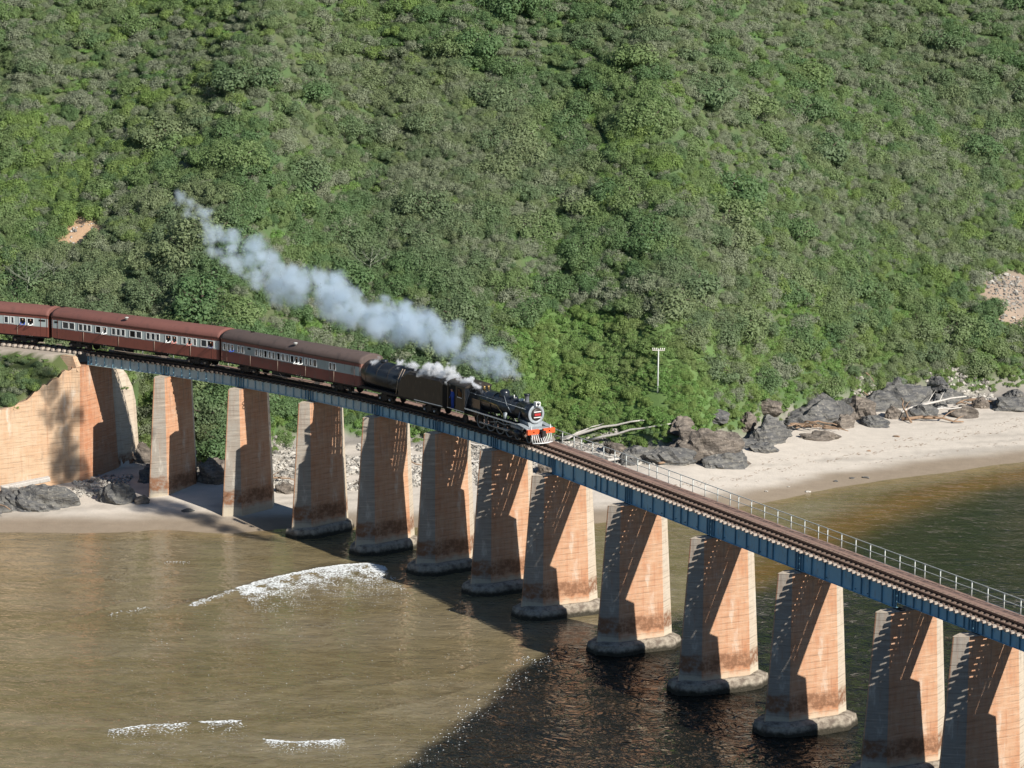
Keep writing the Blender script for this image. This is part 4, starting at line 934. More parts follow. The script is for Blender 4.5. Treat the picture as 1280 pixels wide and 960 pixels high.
# split: the shrubs that show largest become things of their own, the rest one mass
cpos = Vector(cam.matrix_world.translation); sc_list = []
for i, (x, y, z, s, k, h) in enumerate(sites):
    d = Vector((x, y, z + s * .6)) - cpos; dz = d.dot(F); u = 640 + 4000 * d.dot(R_) / dz; v = 480 - 4000 * d.dot(U_) / dz
    sc_list.append((s / dz if (-10 < u < 1290 and -10 < v < 600 and k != 4) else 0, i, u, v))
sc_list.sort(reverse=True); single = {i: (u, v) for a, i, u, v in sc_list[:285]}
cw_ = {0: 'dark green', 1: 'mid green', 2: 'bright green', 3: 'grey-brown thinly leaved', 4: 'low green'}
tmesh = []
for v in range(3):
    m = MB(); r = random.Random(v)
    m.tube([(0, 0, -.3), (.03, .02, .25), (.02, -.04, .55)], [.07, .055, .035], 6)
    for k in range(5): a = k * 1.26 + r.uniform(0, .6); m.tube([(.02, 0, .2 + .05 * k), (.25 * math.cos(a), .25 * math.sin(a), .45), (.5 * math.cos(a), .5 * math.sin(a), .62)], [.035, .024, .01], 4)
    tmesh.append(m.mesh('trunk', M_bark))
def lean(rz, h):  # crowns grow out from the slope, which faces the river
    return (Matrix.Rotation(math.radians(26 if h < 49 else 12) * rv.uniform(.7, 1.2), 3, 'X') @ Matrix.Rotation(rz, 3, 'Z')).to_euler()
P_out, A_s, A_r, A_k = [], [], [], []
for i, (x, y, z, s, k, h) in enumerate(sites):
    v = rv.randrange(3); rz = rv.uniform(0, 6.28)
    if i in single:
        u, vv = single[i]
        land = ['the left edge of the view', 'the red-roofed coach', 'the dark-roofed coach', 'the tender', 'the locomotive', 'the white logs', 'the telegraph pole', 'the dark rock slab', 'the driftwood branches', 'the right edge of the beach'][min(9, int(max(0, u) / 128))]
        place = ('high' if vv < 150 else 'halfway up' if vv < 300 else 'low') + ' on the slope above ' + land
        if h == 50: place = 'on the bank behind the wing wall'
        t = thing('shrub', '%s shrub %s' % (cw_[k], place), 'shrub', (x, y, z), rz, 'large %s shrubs %s' % (cw_[k], place))
        t.rotation_euler = lean(rz, h); t.scale = (s, s, s * rv.uniform(.75, 1.0))
        put(variants[k * 3 + v][1], 'crown', t, (0, 0, 0)); put(tmesh[v], 'trunk', t, (0, 0, 0))
    else:
        P_out.append((x, y, z)); A_s.append(s); A_r.append(tuple(lean(rz, h))); A_k.append(k * 3 + v)
def instanced(name, pts, scl, rot, kid, coll, label, cat, tilt=0):
    me = bpy.data.meshes.new(name); me.vertices.add(len(pts)); me.vertices.foreach_set('co', np.array(pts, dtype=np.float32).ravel())
    me.attributes.new('scl', 'FLOAT', 'POINT').data.foreach_set('value', np.array(scl, dtype=np.float32))
    rr = np.zeros((len(pts), 3), dtype=np.float32)
    if hasattr(rot[0], '__len__'): rr[:] = np.array(rot)
    else: rr[:, 2] = rot
    if tilt: rr[:, 0] = np.random.RandomState(3).uniform(-tilt, tilt, len(pts)); rr[:, 1] = np.random.RandomState(4).uniform(-tilt, tilt, len(pts))
    me.attributes.new('rot', 'FLOAT_VECTOR', 'POINT').data.foreach_set('vector', rr.ravel())
    me.attributes.new('kid', 'INT', 'POINT').data.foreach_set('value', np.array(kid, dtype=np.int32))
    o = link(name, me); g = bpy.data.node_groups.new(name + '_nodes', 'GeometryNodeTree')
    g.interface.new_socket('Geometry', in_out='INPUT', socket_type='NodeSocketGeometry'); g.interface.new_socket('Geometry', in_out='OUTPUT', socket_type='NodeSocketGeometry')
    N = g.nodes.new; gi, go, ip, ci = N('NodeGroupInput'), N('NodeGroupOutput'), N('GeometryNodeInstanceOnPoints'), N('GeometryNodeCollectionInfo')
    ci.inputs['Collection'].default_value = coll; ci.inputs['Separate Children'].default_value = True; ci.inputs['Reset Children'].default_value = True
    def at(nm, ty):
        n = N('GeometryNodeInputNamedAttribute'); n.data_type = ty; n.inputs['Name'].default_value = nm; return n.outputs[0]
    L = g.links.new; L(gi.outputs[0], ip.inputs['Points']); L(ci.outputs[0], ip.inputs['Instance']); ip.inputs['Pick Instance'].default_value = True
    L(at('kid', 'INT'), ip.inputs['Instance Index']); e2r = N('FunctionNodeEulerToRotation'); L(at('rot', 'FLOAT_VECTOR'), e2r.inputs[0]); L(e2r.outputs[0], ip.inputs['Rotation'])
    L(at('scl', 'FLOAT'), ip.inputs['Scale']); L(ip.outputs[0], go.inputs[0])
    md = o.modifiers.new('scatter', 'NODES'); md.node_group = g; return tag(o, label, cat, kind='stuff')
instanced('coastal_thicket', P_out, A_s, A_r, A_k, vcol, 'dense green and grey-brown coastal thicket covering the whole hillside', 'thicket')
# dead tree with white branches, its own thing
def dead_tree(x, y, h, label, seed, mat=M_twig):
    r = random.Random(seed); z = ground_z(x, y); t = thing('dead_tree', label, 'dead tree', (x, y, z), 0, None)
    m = MB(); m.tube([(0, 0, -.3), (.1, 0, h * .3), (.3, .1, h * .6)], [.12, .09, .06], 7); m.build('trunk', mat, t)
    for k in range(9):
        a = k * .75 + r.uniform(0, .5); b = MB(); L = h * r.uniform(.5, .9)
        p1 = Vector((.3 * r.random(), .1, h * r.uniform(.35, .6))); d1 = Vector((math.cos(a), math.sin(a), .6)).normalized(); p2 = p1 + d1 * L * .5; p3 = p2 + (d1 + Vector((r.gauss(0, .4), r.gauss(0, .4), .2))).normalized() * L * .5
        b.tube([p1, p2, p3], [.05, .03, .01], 5); b.tube([p2, p2 + (d1 + Vector((r.gauss(0, .6), r.gauss(0, .6), .3))) * L * .25], [.03, .008], 4); 
        for q in range(5): w_ = (d1 + Vector((r.gauss(0, .8), r.gauss(0, .8), r.gauss(.3, .5)))).normalized() * L * r.uniform(.15, .35); s0_ = p2.lerp(p3, r.random()); b.tube([s0_, s0_ + w_ * .5 + Vector((0, 0, .05)), s0_ + w_], [.02, .013, .005], 3)
        b.build('branch', mat, t)
dead_tree(-15.6, 341.0, 3.8, 'bare white-branched dead tree in the thicket above the smoke plume', 4)
dead_tree(-51.5, 334.5, 4.4, 'bleached dead tree standing left of the small orange clearing', 9)
dead_tree(-49.0, 336.0, 3.2, 'smaller bleached dead tree between the tall one and the orange clearing', 12)
stick_lab = [a + ' stick in the driftwood pile on the flat rock, ' + b for a, b in [('long', 'uppermost of the heap'), ('short', 'at its left end'), ('thin', 'crossing its middle'), ('thick', 'at the bottom front'), ('long', 'pointing up to the right'), ('short', 'at its right end'), ('thin', 'lowest on the sand side'), ('crooked', 'on the slab side'), ('straight', 'lying level near the top'), ('thick', 'half buried at the back'), ('stubby', 'loose at the right foot')]]
stick_lab2 = ['brown stick among the right-hand beach rocks, ' + b for b in ['first from the left', 'beside the split brown rock', 'below the first white rubble', 'nearest the broad grey rock', 'between the two rubble patches', 'behind the long pale branch', 'under the right rubble patch', 'highest up the beach', 'last one towards the right edge']]
# ================= rocks, driftwood, rubble, pole =================
rk = random.Random(21)
def rock_mesh(seed, sub=3, flat=.6, ang=.35):
    bm = bmesh.new(); bmesh.ops.create_icosphere(bm, subdivisions=sub, radius=1); r = random.Random(seed); o = seed * 13.7
    planes = [(Vector((r.gauss(0, 1), r.gauss(0, 1), r.gauss(.2, .8))).normalized(), r.uniform(.62, .95)) for _ in range(9)]
    for v in bm.verts:
        p = v.co.copy()
        for n, d in planes:
            k = p.dot(n)
            if k > d: p -= n * (k - d) * .85
        q = p * 1.9 + Vector((o, o * .3, 0)); n1 = float(vnoise(q.x + q.z * 1.3, q.y - q.z * .7, 5)); st = math.sin((p.z * 9 + p.x * 4 + n1 * 2)) * .025
        n3 = float(vnoise(q.x * 2.4 + q.z, q.y * 2.4 - q.z * 2.2, 9)); n4 = float(vnoise(q.x * 6 + q.z * 5, q.y * 6 - q.z * 4, 19)); p *= 1 + ang * .55 * n1 + st * 1.6 + .16 * (abs(n3) - .3) + .05 * n4
        v.co = Vector((p.x, p.y, p.z * flat))
    me = bpy.data.meshes.new('rock'); bm.to_mesh(me); bm.free()
    return me
def rock(x, y, L, W, H, rz, label, mat=M_rock, seed=0, sub=4, dz=0, cat='rock', nm='rock_outcrop', group=None, tilt=(0, 0)):
    me = rock_mesh(seed, sub, 1.0); me.materials.append(mat)
    o = link(nm, me); o.location = (x, y, ground_z(x, y) + dz); o.scale = (L / 2, W / 2, H); o.rotation_euler = (tilt[0], tilt[1], rz); return tag(o, label, cat, group)
rock(19.4, 315.5, 8.6, 6.0, 3.2, .1, 'tall brown-grey rock bluff at the foot of the slope, right of the white logs', M_rockb, 1, 5, -.2)
rock(16.2, 313.4, 6.4, 3.0, 1.5, .1, 'low grey rock shelf on the sand in front of the tall bluff, left half', M_rock, 2)
rock(21.4, 313.6, 5.0, 2.8, 1.4, .3, 'low grey rock shelf on the sand in front of the tall bluff, right half', M_rock, 3)
rock(26.3, 324.4, 4.4, 3.0, 2.6, .4, 'dark jagged rock between the tall bluff and the smooth slab', M_rock, 4)
rock(25.8, 320.8, 3.6, 2.2, 1.0, .5, 'small dark rock standing out on the sand below the jagged one', M_rock, 5)
rock(32.6, 334.6, 10.2, 4.6, 2.4, .35, 'big smooth dark slab of rock leaning against the green slope', M_rock, 6, 5, -.2, tilt=(.25, 0))
rock(32.2, 327.9, 4.6, 2.0, .75, .2, 'flat grey rock on the sand under the driftwood pile', M_rockb, 7)
rock(37.6, 338.6, 4.0, 3.2, 2.4, .9, 'split brown rock at the right end of the smooth slab', M_rockb, 8)
rock(39.6, 342.6, 4.5, 3.0, 2.0, .2, 'grey rock beside the first patch of white rubble', M_rock, 9)
rock(43.5, 345.5, 6.8, 3.6, 2.2, .1, 'broad grey rock on the upper beach between two rubble patches', M_rock, 10)
rock(44.4, 340.2, 4.4, 2.4, 1.3, .2, 'low dark rock behind the bare branches on the beach', M_rock, 11)
rock(49.0, 341.2, 3.8, 2.4, 1.1, -.1, 'low rock at the right end of the bare branches', M_rockb, 12)
rock(55.0, 345.2, 6.2, 3.0, 1.3, .1, 'wide flat rock at the right edge of the beach', M_rock, 13)
rock(48.5, 347.6, 3.6, 2.4, 1.4, .1, 'grey rock under the right white rubble patch', M_rock, 14)
rock(8.4, 311.6, 3.6, 2.2, 1.3, .2, 'grey boulder seen through the handrail, right of the eighth-pier top', M_rock, 15)
rock(4.6, 309.0, 3.8, 2.4, 1.6, .1, 'pale grey rock seen between the seventh pier and the deck', M_rockb, 16)
rock(12.4, 313.6, 3.6, 2.4, 1.5, .5, 'grey rock at the end of the lowest white log', M_rock, 17)
rock(-44.6, 294.2, 8.2, 6.2, 2.5, .2, 'large dark streaked rock slab below the wing wall at the left', M_rock, 18, 5, -.4)
rock(-48.8, 292.0, 4.6, 4.2, 1.7, .5, 'dark rock cut by the left edge of the view', M_rock, 19)
rock(-36.9, 295.6, 4.0, 2.8, 1.7, .1, 'rounded dark boulder in front of the abutment foot', M_rock, 20)
rock(-34.8, 294.9, 1.6, 1.3, .8, .3, 'small brown boulder just left of the first pier foot', M_rockb, 21)
rock(-28.6, 301.6, 3.0, 3.4, 2.4, .4, 'upright grey rock between the first and second piers', M_rockb, 22)
rock(-26.8, 304.6, 3.2, 2.6, 1.6, .2, 'grey rock behind the upright one, first pier gap', M_rock, 23)
rock(-21.6, 300.2, 2.4, 1.6, .9, .1, 'brown rock on the sand between the second and third piers', M_rockb, 24)
rock(-14.2, 303.6, 2.2, 1.5, .7, .2, 'low rock on the sand behind the third pier', M_rockb, 25)
rock(-30.1, 292.2, 1.3, .8, .3, .1, 'tiny flat dark rock on the sand between the first two piers', M_rock, 26, 3)
rock(-34.0, 303.0, 4.6, 3.4, 1.7, .8, 'shadowed rock heap between abutment and first pier', M_rock, 27)
rock(-36.2, 309.5, 3.6, 3.0, 1.6, .3, 'rock behind the landward wing wall of the abutment', M_rockb, 28)
rock(-1.0, 309.5, 2.6, 1.8, 1.0, .2, 'grey rock among the rubble behind the sixth pier', M_rock, 29)
land_ = [(10.5, 317.0), (12.6, 315.6), (14.0, 314.4), (17.4, 318.2), (22.6, 319.6), (23.6, 321.8), (24.4, 326.2), (28.2, 328.2), (29.4, 331.6), (35.4, 333.6), (36.4, 341.0), (38.8, 335.6), (41.2, 339.4), (42.0, 347.6), (46.8, 345.2), (51.6, 345.4), (47.0, 349.6), (56.0, 350.4), (59.4, 348.6), (21.0, 322.6), (33.5, 339.0), (26.6, 330.4)]
near_ = ['the white logs', 'the lowest white log', 'the left rock shelf', 'the back of the bluff', 'the right rock shelf', 'the jagged rock', 'the upper side of the jagged rock', 'the gap before the smooth slab', 'the left foot of the smooth slab', 'the right foot of the smooth slab', 'the top of the smooth slab', 'the split brown rock', 'the bare branches', 'the first rubble patch', 'the long pale branch', 'the right rubble patch', 'the upper edge of the right rubble patch', 'the straight pale log', 'the right edge of the view', 'the green slope behind the bluff', 'the scrub over the slab', 'the scrub left of the slab']
for k, ((x, y), nm) in enumerate(zip(land_, near_)): rock(x, y, rk.uniform(2.2, 4.2), rk.uniform(1.6, 3.0), rk.uniform(.6, 1.3), rk.uniform(0, 3), 'jagged %s rock by %s' % ('dark grey' if k % 3 else 'brown', nm), M_rock if k % 3 else M_rockb, 50 + k, 4)
# rubble: larger boulders as things, the rest one mass
small = []
for k in range(6):
    me = rock_mesh(300 + k, 1, .75, .8); me.materials.append(M_stone if k < 4 else M_stone2); small.append(me)
fields = [(-31.5, -24, 302.5, 311.5, 1500, 'first pier gap'), (-25, -15.5, 302, 316.5, 3000, 'second and third pier gaps'), (-15.5, -6, 301.5, 319.5, 3200, 'fourth pier gap'), (-6, 3.5, 303.5, 319.5, 3400, 'fifth and sixth pier gaps'),
          (3.5, 11, 308.5, 321.0, 2600, 'white logs'), (10, 17, 312.5, 317, 700, 'foot of the brown bluff'), (37.4, 40.6, 341.5, 346.5, 500, 'brown split rock'), (46.0, 53.5, 346.5, 352.0, 1100, 'right rubble patch'), (-42.0, -36.8, 296.5, 304.0, 900, 'abutment foot'), (54, 63, 358, 367, 900, 'landslip scar'), (-48, -45.5, 341, 344, 60, 'orange clearing')]
pts, ss, rr_, kk = [], [], [], []; big = []
for (x0, x1, y0, y1, n, nm) in fields:
    for _ in range(n):
        x = rk.uniform(x0, x1); y = rk.uniform(y0, y1)
        if float(vnoise(x * .45, y * .45, 77)) < -.35 and 'foot' not in nm: continue
        h = y - float(np.interp(x, BAX, BAY))
        if h > 2.0 and 'scar' not in nm and 'clearing' not in nm: continue
        s = rk.uniform(.05, .16) if rk.random() < .75 else rk.uniform(.15, .34); z = ground_z(x, y)
        if s > .315 and len(big) < 90: big.append((x, y, z, s, nm)); continue
        pts.append((x, y, z + s * .1)); ss.append(s); rr_.append(rk.uniform(0, 6.28)); kk.append(rk.choice((0, 1, 2, 3, 3, 4, 5) if 'scar' not in nm else (4, 5, 1)))
scol = bpy.data.collections.new('stone_forms')
for k, me in enumerate(small): scol.objects.link(bpy.data.objects.new('stone_%02d' % k, me))
instanced('beach_rubble', pts, ss, rr_, kk, scol, 'pale angular rubble stones strewn along the foot of the slope', 'rubble', tilt=.5)
for (x, y, z, s, nm) in big:
    k = rk.randrange(6); o = link('boulder', small[k]); o.location = (x, y, z + .08); s *= rk.uniform(1.1, 1.8); o.scale = (s * rk.uniform(.9, 1.4), s, s * .8); o.rotation_euler = (rk.uniform(-.3, .3), rk.uniform(-.3, .3), rk.uniform(0, 6.28))
    tag(o, '%s boulder in the rubble near the %s' % ('pale angular' if k < 4 else 'darker grey', nm), 'boulder', 'boulders near the ' + nm)
def log(p0, p1, r, label, mat=M_drift, bend=.15, lift=(.15, .15), branches=0, seed=0, nm='driftwood_log'):
    r_ = random.Random(seed); a = Vector((p0[0], p0[1], ground_z(*p0[:2]) + lift[0])); b = Vector((p1[0], p1[1], ground_z(*p1[:2]) + lift[1])); d = b - a; side = Vector((-d.y, d.x, 0)).normalized()
    pts = [a + d * t + side * bend * math.sin(t * 3.1 + r_.random()) + Vector((0, 0, .1 * r_.uniform(-1, 1) + .15 * math.sin(t * 3.14))) for t in np.linspace(0, 1, 7)]
    L = d.length; t = thing(nm, label, 'driftwood', tuple(a)); m = MB(); m.tube([q - a for q in pts], [r * (1.25 - .75 * k / 6) for k in range(7)], 8); m.build('stem', mat, t)
    for k in range(branches):
        q = pts[2 + k % 4]; m = MB(); w = (d.normalized() + side * r_.choice((-1, 1)) * r_.uniform(.5, 1.1) + Vector((0, 0, r_.uniform(.1, .6)))).normalized() * L * r_.uniform(.18, .35); m.tube([q - a, q + w * .5 - a + Vector((0, 0, .1)), q + w - a], [r * .5, r * .35, r * .12], 6); m.build('branch', mat, t)
log((5.0, 321.2), (13.6, 319.9), .14, 'longest white bleached log, upper one by the green slope', seed=1, lift=(.35, .45))
log((5.2, 320.6), (9.8, 321.6), .09, 'thin white log crossing the upper end of the longest one', seed=2, lift=(.3, .3))
log((7.9, 320.0), (16.3, 317.9), .12, 'second white bleached log just below the longest one', seed=3, lift=(.5, .6))
log((9.0, 312.4), (15.6, 313.9), .14, 'lowest white log lying out on the rubble behind the handrail', seed=4, lift=(.45, .3), branches=1)
log((6.2, 315.6), (10.4, 314.4), .13, 'short white log in the rubble between the upper and lowest logs', seed=5, lift=(.3, .3))
for k in range(11):
    a = rk.uniform(-.5, .7); x, y = 32.0 + rk.uniform(-2.0, 2.0), 330.6 + rk.uniform(-1.2, 1.2); L = rk.uniform(1.4, 3.6)
    log((x - L / 2 * math.cos(a), y - L / 2 * math.sin(a)), (x + L / 2 * math.cos(a), y + L / 2 * math.sin(a)), rk.uniform(.05, .10), stick_lab[k], M_drift2, .2, (.3 + rk.uniform(0, .6), .3 + rk.uniform(0, .6)), 0, 40 + k, 'driftwood_stick')
log((41.3, 338.6), (49.4, 343.6), .15, 'long pale branch rising over the dark rock on the beach', M_drift, .5, (.4, 1.6), 3, 61)
log((42.0, 337.4), (48.6, 337.9), .16, 'dark forked branch lying on the sand before the rocks', M_drift2, .6, (.3, .2), 4, 62)
log((43.0, 336.8), (42.2, 341.4), .10, 'upright thin snag at the left of the forked branch', M_drift2, .3, (.2, 1.6), 2, 63)
log((45.2, 339.6), (48.8, 341.0), .12, 'short pale branch between the forked branch and the long one', M_drift, .3, (.6, .9), 1, 64)
log((50.2, 347.2), (53.6, 346.6), .14, 'brown log under the right white rubble patch', M_drift2, .2, (.3, .3), 1, 65)
log((52.6, 347.0), (58.5, 346.0), .15, 'pale straight log at the right edge of the beach', M_drift, .1, (.5, .6), 0, 66)
for k in range(9):
    a = rk.uniform(-.3, .5); x, y = rk.uniform(38, 52), rk.uniform(343.5, 347.5); L = rk.uniform(1.2, 2.8)
    log((x - L / 2 * math.cos(a), y - L / 2 * math.sin(a)), (x + L / 2 * math.cos(a), y + L / 2 * math.sin(a)), rk.uniform(.05, .09), stick_lab2[k], M_drift2, .2, (.2, .4), 0, 80 + k, 'driftwood_stick')
for k, (x, y, L, a) in enumerate([(-22.6, 303.2, 3.6, .1), (-12.6, 303.0, 4.2, -.05), (-19.8, 312.6, 4.2, .3), (-10.5, 310.8, 3.4, -.2), (-12.2, 316.6, 4.6, .05), (-3.6, 311.4, 3.6, .2), (1.2, 314.8, 3.4, -.1), (-4.2, 318.0, 3.8, .1), (16.4, 312.4, 3.6, .35)]):
    log((x - L / 2 * math.cos(a), y - L / 2 * math.sin(a)), (x + L / 2 * math.cos(a), y + L / 2 * math.sin(a)), .10, ['dark branch on the sand between the second and third piers', 'pale pole on the sand right of the third pier', 'pale log high in the rubble behind the third pier', 'brown log in the rubble behind the fourth pier', 'white log below the green bank behind the fourth pier', 'thin log in the rubble behind the fifth pier', 'thin log in the rubble behind the sixth pier', 'pale log near the bank behind the fifth pier', 'orange-brown stick at the foot of the bluff'][k], M_drift2 if k in (0, 3, 8) else M_drift, .2, (.25, .3), 0 if k % 2 else 2, 100 + k)
# squared white beam on the left rock
m = MB(); m.box(-2.4, 2.4, -.28, .28, -.2, .22); me = m.mesh('beam', M_drift); bm = bmesh.new(); bm.from_mesh(me); bmesh.ops.bevel(bm, geom=list(bm.edges), offset=.05, segments=1, affect='EDGES'); bm.to_mesh(me); bm.free()
o = link('stranded_timber', me); o.location = (-46.0, 296.6, ground_z(-46.0, 296.6) + 1.3); o.rotation_euler = (.15, -.12, .45); tag(o, 'squared bleached timber lying on the dark rock below the wing wall', 'timber')
log((-50.5, 291.6), (-46.2, 289.4), .10, 'dark branch in front of the left rock slab', M_drift2, .3, (1.2, .9), 2, 120)
# small stones and debris on the wet sand
for k, (x, y, s, mt, lb) in enumerate([(32.4, 311.9, .22, M_rock, 'left of three dark stones near the waterline'), (35.6, 314.0, .26, M_rock, 'right of three dark stones near the waterline'), (34.2, 313.4, .2, M_rock, 'middle one of three dark stones near the waterline'), (25.0, 306.0, .16, M_stone, 'single white stone on the wet sand'), (29.2, 307.4, .22, M_stone, 'larger white stone nearest the river edge'), (27.4, 308.3, .12, M_stone, 'tiny white stone above the river edge'), (37.0, 324.2, .2, M_drift2, 'small brown debris on the dry sand'), (40.6, 330.8, .25, M_drift2, 'brown seaweed clump on the dry sand right')]):
    o = link('beach_stone', small[k % 6].copy()); o.data.materials.clear(); o.data.materials.append(mt); o.location = (x, y, ground_z(x, y) + .05); o.scale = (s * 1.5, s, s * .7); tag(o, lb, 'stone')
# wrack line: torn dark scraps on the sand
m = MB()
for line, n in (([(14, 303.5), (22, 309.5), (30, 317.5), (38, 324.5), (46, 331.0), (56, 338.5), (66, 345)], 420), ([(20, 305.5), (30, 314), (40, 322), (50, 329.0), (60, 336)], 90), ([(24, 314.5), (34, 324), (44, 332), (56, 341)], 160)):
    for _ in range(n):
        q = rk.random() * (len(line) - 1); i = int(q); f = q - i; x = line[i][0] * (1 - f) + line[i + 1][0] * f + rk.gauss(0, .25); y = line[i][1] * (1 - f) + line[i + 1][1] * f + rk.gauss(0, .3) + .5 * math.sin(x * 1.3)
        z = ground_z(x, y) + .02; a = rk.uniform(.2, 1.3); L = rk.uniform(.06, .3); w = rk.uniform(.015, .05); c, s = math.cos(a), math.sin(a)
        m.add([(x - L * c, y - L * s, z), (x + w * s, y - w * c, z + .03), (x + L * c, y + L * s, z), (x - w * s, y + w * c, z + .02)], [(0, 1, 2, 3)])
tag(m.build('wrack_line', M_drift2), 'thin broken lines of dark seaweed and twigs on the pale sand', 'seaweed', kind='stuff')
# telegraph pole
pz = ground_z(14.97, 323.25) - .55; pl = thing('telegraph_pole', 'slim pale telegraph pole with one crossarm of white insulators on the green slope', 'telegraph pole', (14.97, 323.25, pz))
m = MB(); m.lathe([(.085, -.3), (.075, 2.5), (.06, 5.1)], seg=8); m.build('post', M_hand, pl)
m = MB(); m.box(-.64, .64, -.05, .05, 4.88, 4.97); m.build('crossarm', M_drift, pl)
for xx in (-.6, -.4, -.2, .2, .4, .6):
    m = MB(); m.lathe([(.02, 4.96), (.03, 5.0), (.05, 5.02), (.055, 5.08), (.035, 5.12), (.04, 5.15), (.02, 5.18)], (xx, 0, 0), 'z', 10); m.build('insulator', M_porc, pl)
# ================= steam and smoke =================
PL = [((0.3, 262.8, 19.3), 0.35), ((-.6, 263.4, 20.0), .8), ((-1.7, 264.0, 20.35), 1.1), ((-3.4, 265.0, 20.92), 1.26), ((-5.47, 267.0, 21.57), 1.33), ((-7.57, 269.0, 22.1), 1.41), ((-9.83, 271.0, 22.71), 1.49), ((-12.18, 273.0, 22.91), 1.5), ((-14.37, 275.0, 23.26), 1.55), ((-16.58, 277.0, 24.19), 1.5), ((-18.82, 279.0, 24.4), 1.6), ((-21.01, 280.0, 23.9), 1.3), ((-21.79, 281.0, 25.5), 1.3), ((-23.65, 282.0, 26.0), 1.3), ((-25.52, 283.0, 27.25), 1.05), ((-27.25, 284.0, 28.17), 1.05), ((-28.92, 285.0, 30.03), 0.75), ((-30.31, 286.0, 31.12), 0.6)]
ST = [((-2.9, 269.3, 16.9), 0.30), ((-3.6, 270.3, 17.3), 0.45), ((-4.48, 271.0, 17.5), 0.55), ((-5.56, 273.0, 17.5), 0.6), ((-6.63, 274.0, 17.5), 0.62), ((-7.87, 276.0, 17.4), 0.6), ((-9.05, 278.0, 17.0), 0.5), ((-10.33, 280.0, 16.9), 0.45)]
def puffs(chain, n, seed, spread):
    r = random.Random(seed); out = []
    for _ in range(n):
        q = r.random() * (len(chain) - 1); i = int(q); f = q - i
        c = [chain[i][0][k] * (1 - f) + chain[i + 1][0][k] * f for k in range(3)]; R = chain[i][1] * (1 - f) + chain[i + 1][1] * f
        tail = q / (len(chain) - 1)
        if r.random() < .35 * tail: continue
        v = Vector((r.gauss(0, 1), r.gauss(0, 1), r.gauss(0, 1))).normalized() * R * spread * (1 + .45 * tail) * r.random() ** .5
        out.append((c[0] + v.x, c[1] + v.y, c[2] + v.z, R * r.uniform(.30, .70)))
    return out
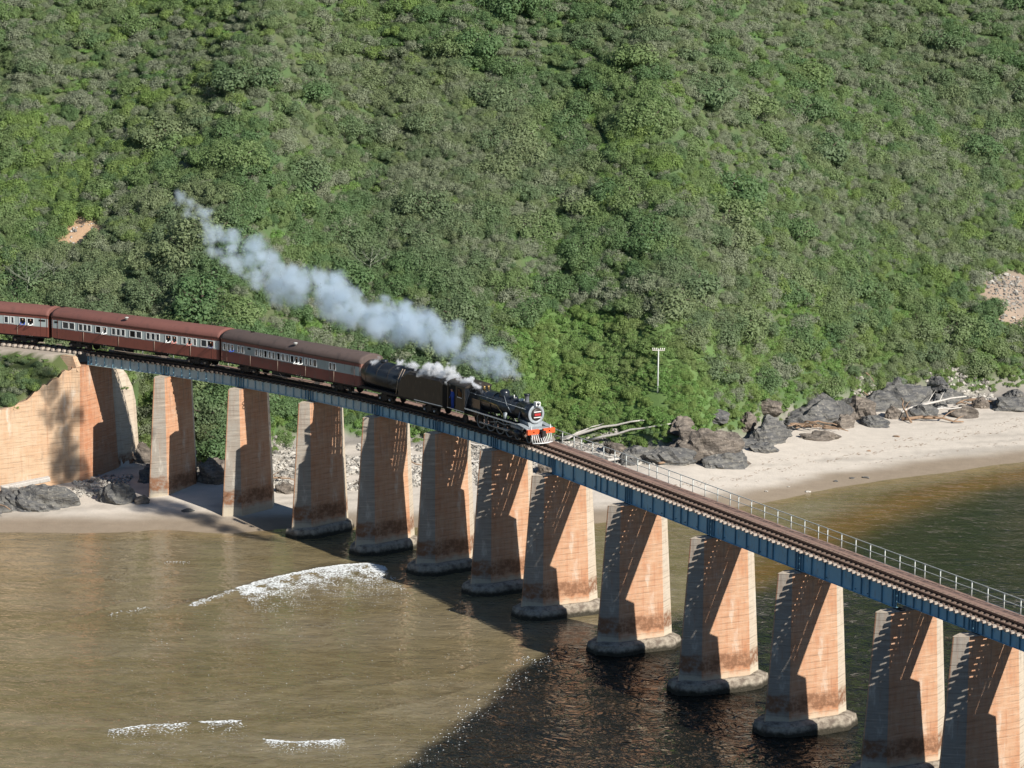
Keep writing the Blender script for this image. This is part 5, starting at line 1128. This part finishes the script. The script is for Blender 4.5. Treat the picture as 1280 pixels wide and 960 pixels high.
def plume(name, pf, dens, vox, label, colr, soft=.55, warp=1.7):
    xs = np.array(pf); lo_ = (xs[:, :3] - xs[:, 3:] * 1.6).min(0) - .3; hi_ = (xs[:, :3] + xs[:, 3:] * 1.6).max(0) + .3
    me = bpy.data.meshes.new(name); me.vertices.add(len(pf)); me.vertices.foreach_set('co', xs[:, :3].astype(np.float32).ravel()); me.attributes.new('rad', 'FLOAT', 'POINT').data.foreach_set('value', xs[:, 3].astype(np.float32))
    o = link(name, me); g = bpy.data.node_groups.new(name + '_nodes', 'GeometryNodeTree')
    g.interface.new_socket('Geometry', in_out='INPUT', socket_type='NodeSocketGeometry'); g.interface.new_socket('Geometry', in_out='OUTPUT', socket_type='NodeSocketGeometry')
    N = g.nodes.new; L = g.links.new; gi, go, vc = N('NodeGroupInput'), N('NodeGroupOutput'), N('GeometryNodeVolumeCube')
    vc.inputs['Min'].default_value = tuple(lo_); vc.inputs['Max'].default_value = tuple(hi_)
    for k, ax in enumerate(('Resolution X', 'Resolution Y', 'Resolution Z')): vc.inputs[ax].default_value = int(max(8, (hi_[k] - lo_[k]) / vox))
    pos = N('GeometryNodeInputPosition'); n1 = N('ShaderNodeTexNoise'); n1.inputs['Scale'].default_value = 1.15; n1.inputs['Detail'].default_value = 6; n1.inputs['Roughness'].default_value = .62; L(pos.outputs[0], n1.inputs['Vector'])
    def mt(op, a, b=None):
        n = N('ShaderNodeMath'); n.operation = op
        for q, v in enumerate((a, b)):
            if v is None: continue
            if hasattr(v, 'is_output'): L(v, n.inputs[q])
            else: n.inputs[q].default_value = v
        return n.outputs[0]
    # warp position with noise, then nearest puff
    sub = N('ShaderNodeVectorMath'); sub.operation = 'SUBTRACT'; L(n1.outputs['Color'], sub.inputs[0]); sub.inputs[1].default_value = (.5, .5, .5)
    scl = N('ShaderNodeVectorMath'); scl.operation = 'SCALE'; L(sub.outputs[0], scl.inputs[0]); scl.inputs['Scale'].default_value = 2.3
    add = N('ShaderNodeVectorMath'); add.operation = 'ADD'; L(pos.outputs[0], add.inputs[0]); L(scl.outputs[0], add.inputs[1])
    acc = None
    sn = N('GeometryNodeSampleNearest'); L(gi.outputs[0], sn.inputs['Geometry']); L(add.outputs[0], sn.inputs['Sample Position'])
    na = N('GeometryNodeInputNamedAttribute'); na.data_type = 'FLOAT'; na.inputs['Name'].default_value = 'rad'
    s1 = N('GeometryNodeSampleIndex'); s1.data_type = 'FLOAT'; L(gi.outputs[0], s1.inputs['Geometry']); L(na.outputs[0], s1.inputs['Value']); L(sn.outputs[0], s1.inputs['Index'])
    s2 = N('GeometryNodeSampleIndex'); s2.data_type = 'FLOAT_VECTOR'; L(gi.outputs[0], s2.inputs['Geometry']); L(pos.outputs[0], s2.inputs['Value']); L(sn.outputs[0], s2.inputs['Index'])
    dv = N('ShaderNodeVectorMath'); dv.operation = 'DISTANCE'; L(add.outputs[0], dv.inputs[0]); L(s2.outputs[0], dv.inputs[1])
    e = mt('SUBTRACT', 1.0, mt('DIVIDE', dv.outputs['Value'], mt('MULTIPLY', s1.outputs[0], 1.35)))
    mr = N('ShaderNodeMapRange'); mr.interpolation_type = 'SMOOTHSTEP'; L(e, mr.inputs[0]); mr.inputs[1].default_value = 0; mr.inputs[2].default_value = soft; mr.inputs[3].default_value = 0; mr.inputs[4].default_value = 1
    L(mr.outputs[0], vc.inputs['Density']); sm = N('GeometryNodeSetMaterial'); L(vc.outputs[0], sm.inputs[0]); L(sm.outputs[0], go.inputs[0])
    m = bpy.data.materials.new(name + '_vapour'); m.use_nodes = True; t = m.node_tree; t.nodes.clear(); out = t.nodes.new('ShaderNodeOutputMaterial'); pv = t.nodes.new('ShaderNodeVolumePrincipled')
    pv.inputs['Color'].default_value = (*colr, 1); pv.inputs['Density'].default_value = dens; pv.inputs['Anisotropy'].default_value = .25; t.links.new(pv.outputs[0], out.inputs['Volume'])
    at_ = t.nodes.new('ShaderNodeAttribute'); at_.attribute_name = 'density'; mm = t.nodes.new('ShaderNodeMath'); mm.operation = 'MULTIPLY'; mm.inputs[1].default_value = dens; 
    pv.inputs['Density Attribute'].default_value = 'density'
    sm.inputs['Material'].default_value = m; me.materials.append(m)
    md = o.modifiers.new('vapour', 'NODES'); md.node_group = g
    return tag(o, label, 'smoke', kind='stuff')
plume('smoke_plume', puffs(PL, 300, 5, .95), 1.55, .15, 'long trail of pale blue-white smoke drifting back above the train', (.84, .93, 1.0), 1.0, 2.9)
plume('steam_cloud', puffs(ST, 60, 6, .7), 10.0, .12, 'bright white steam streaming from the boiler top over the tender', (.99, .995, 1.0))
plume('steam_wisp', [(-10.6, 279.2, 16.4, .35), (-11.0, 279.5, 15.9, .3), (-11.5, 280.2, 16.2, .35), (-12.2, 281.0, 16.8, .3), (-10.0, 278.6, 15.9, .3)], 6, .12, 'thin wisp of white steam curling down the side of the tender tank', (.98, .99, 1.0))
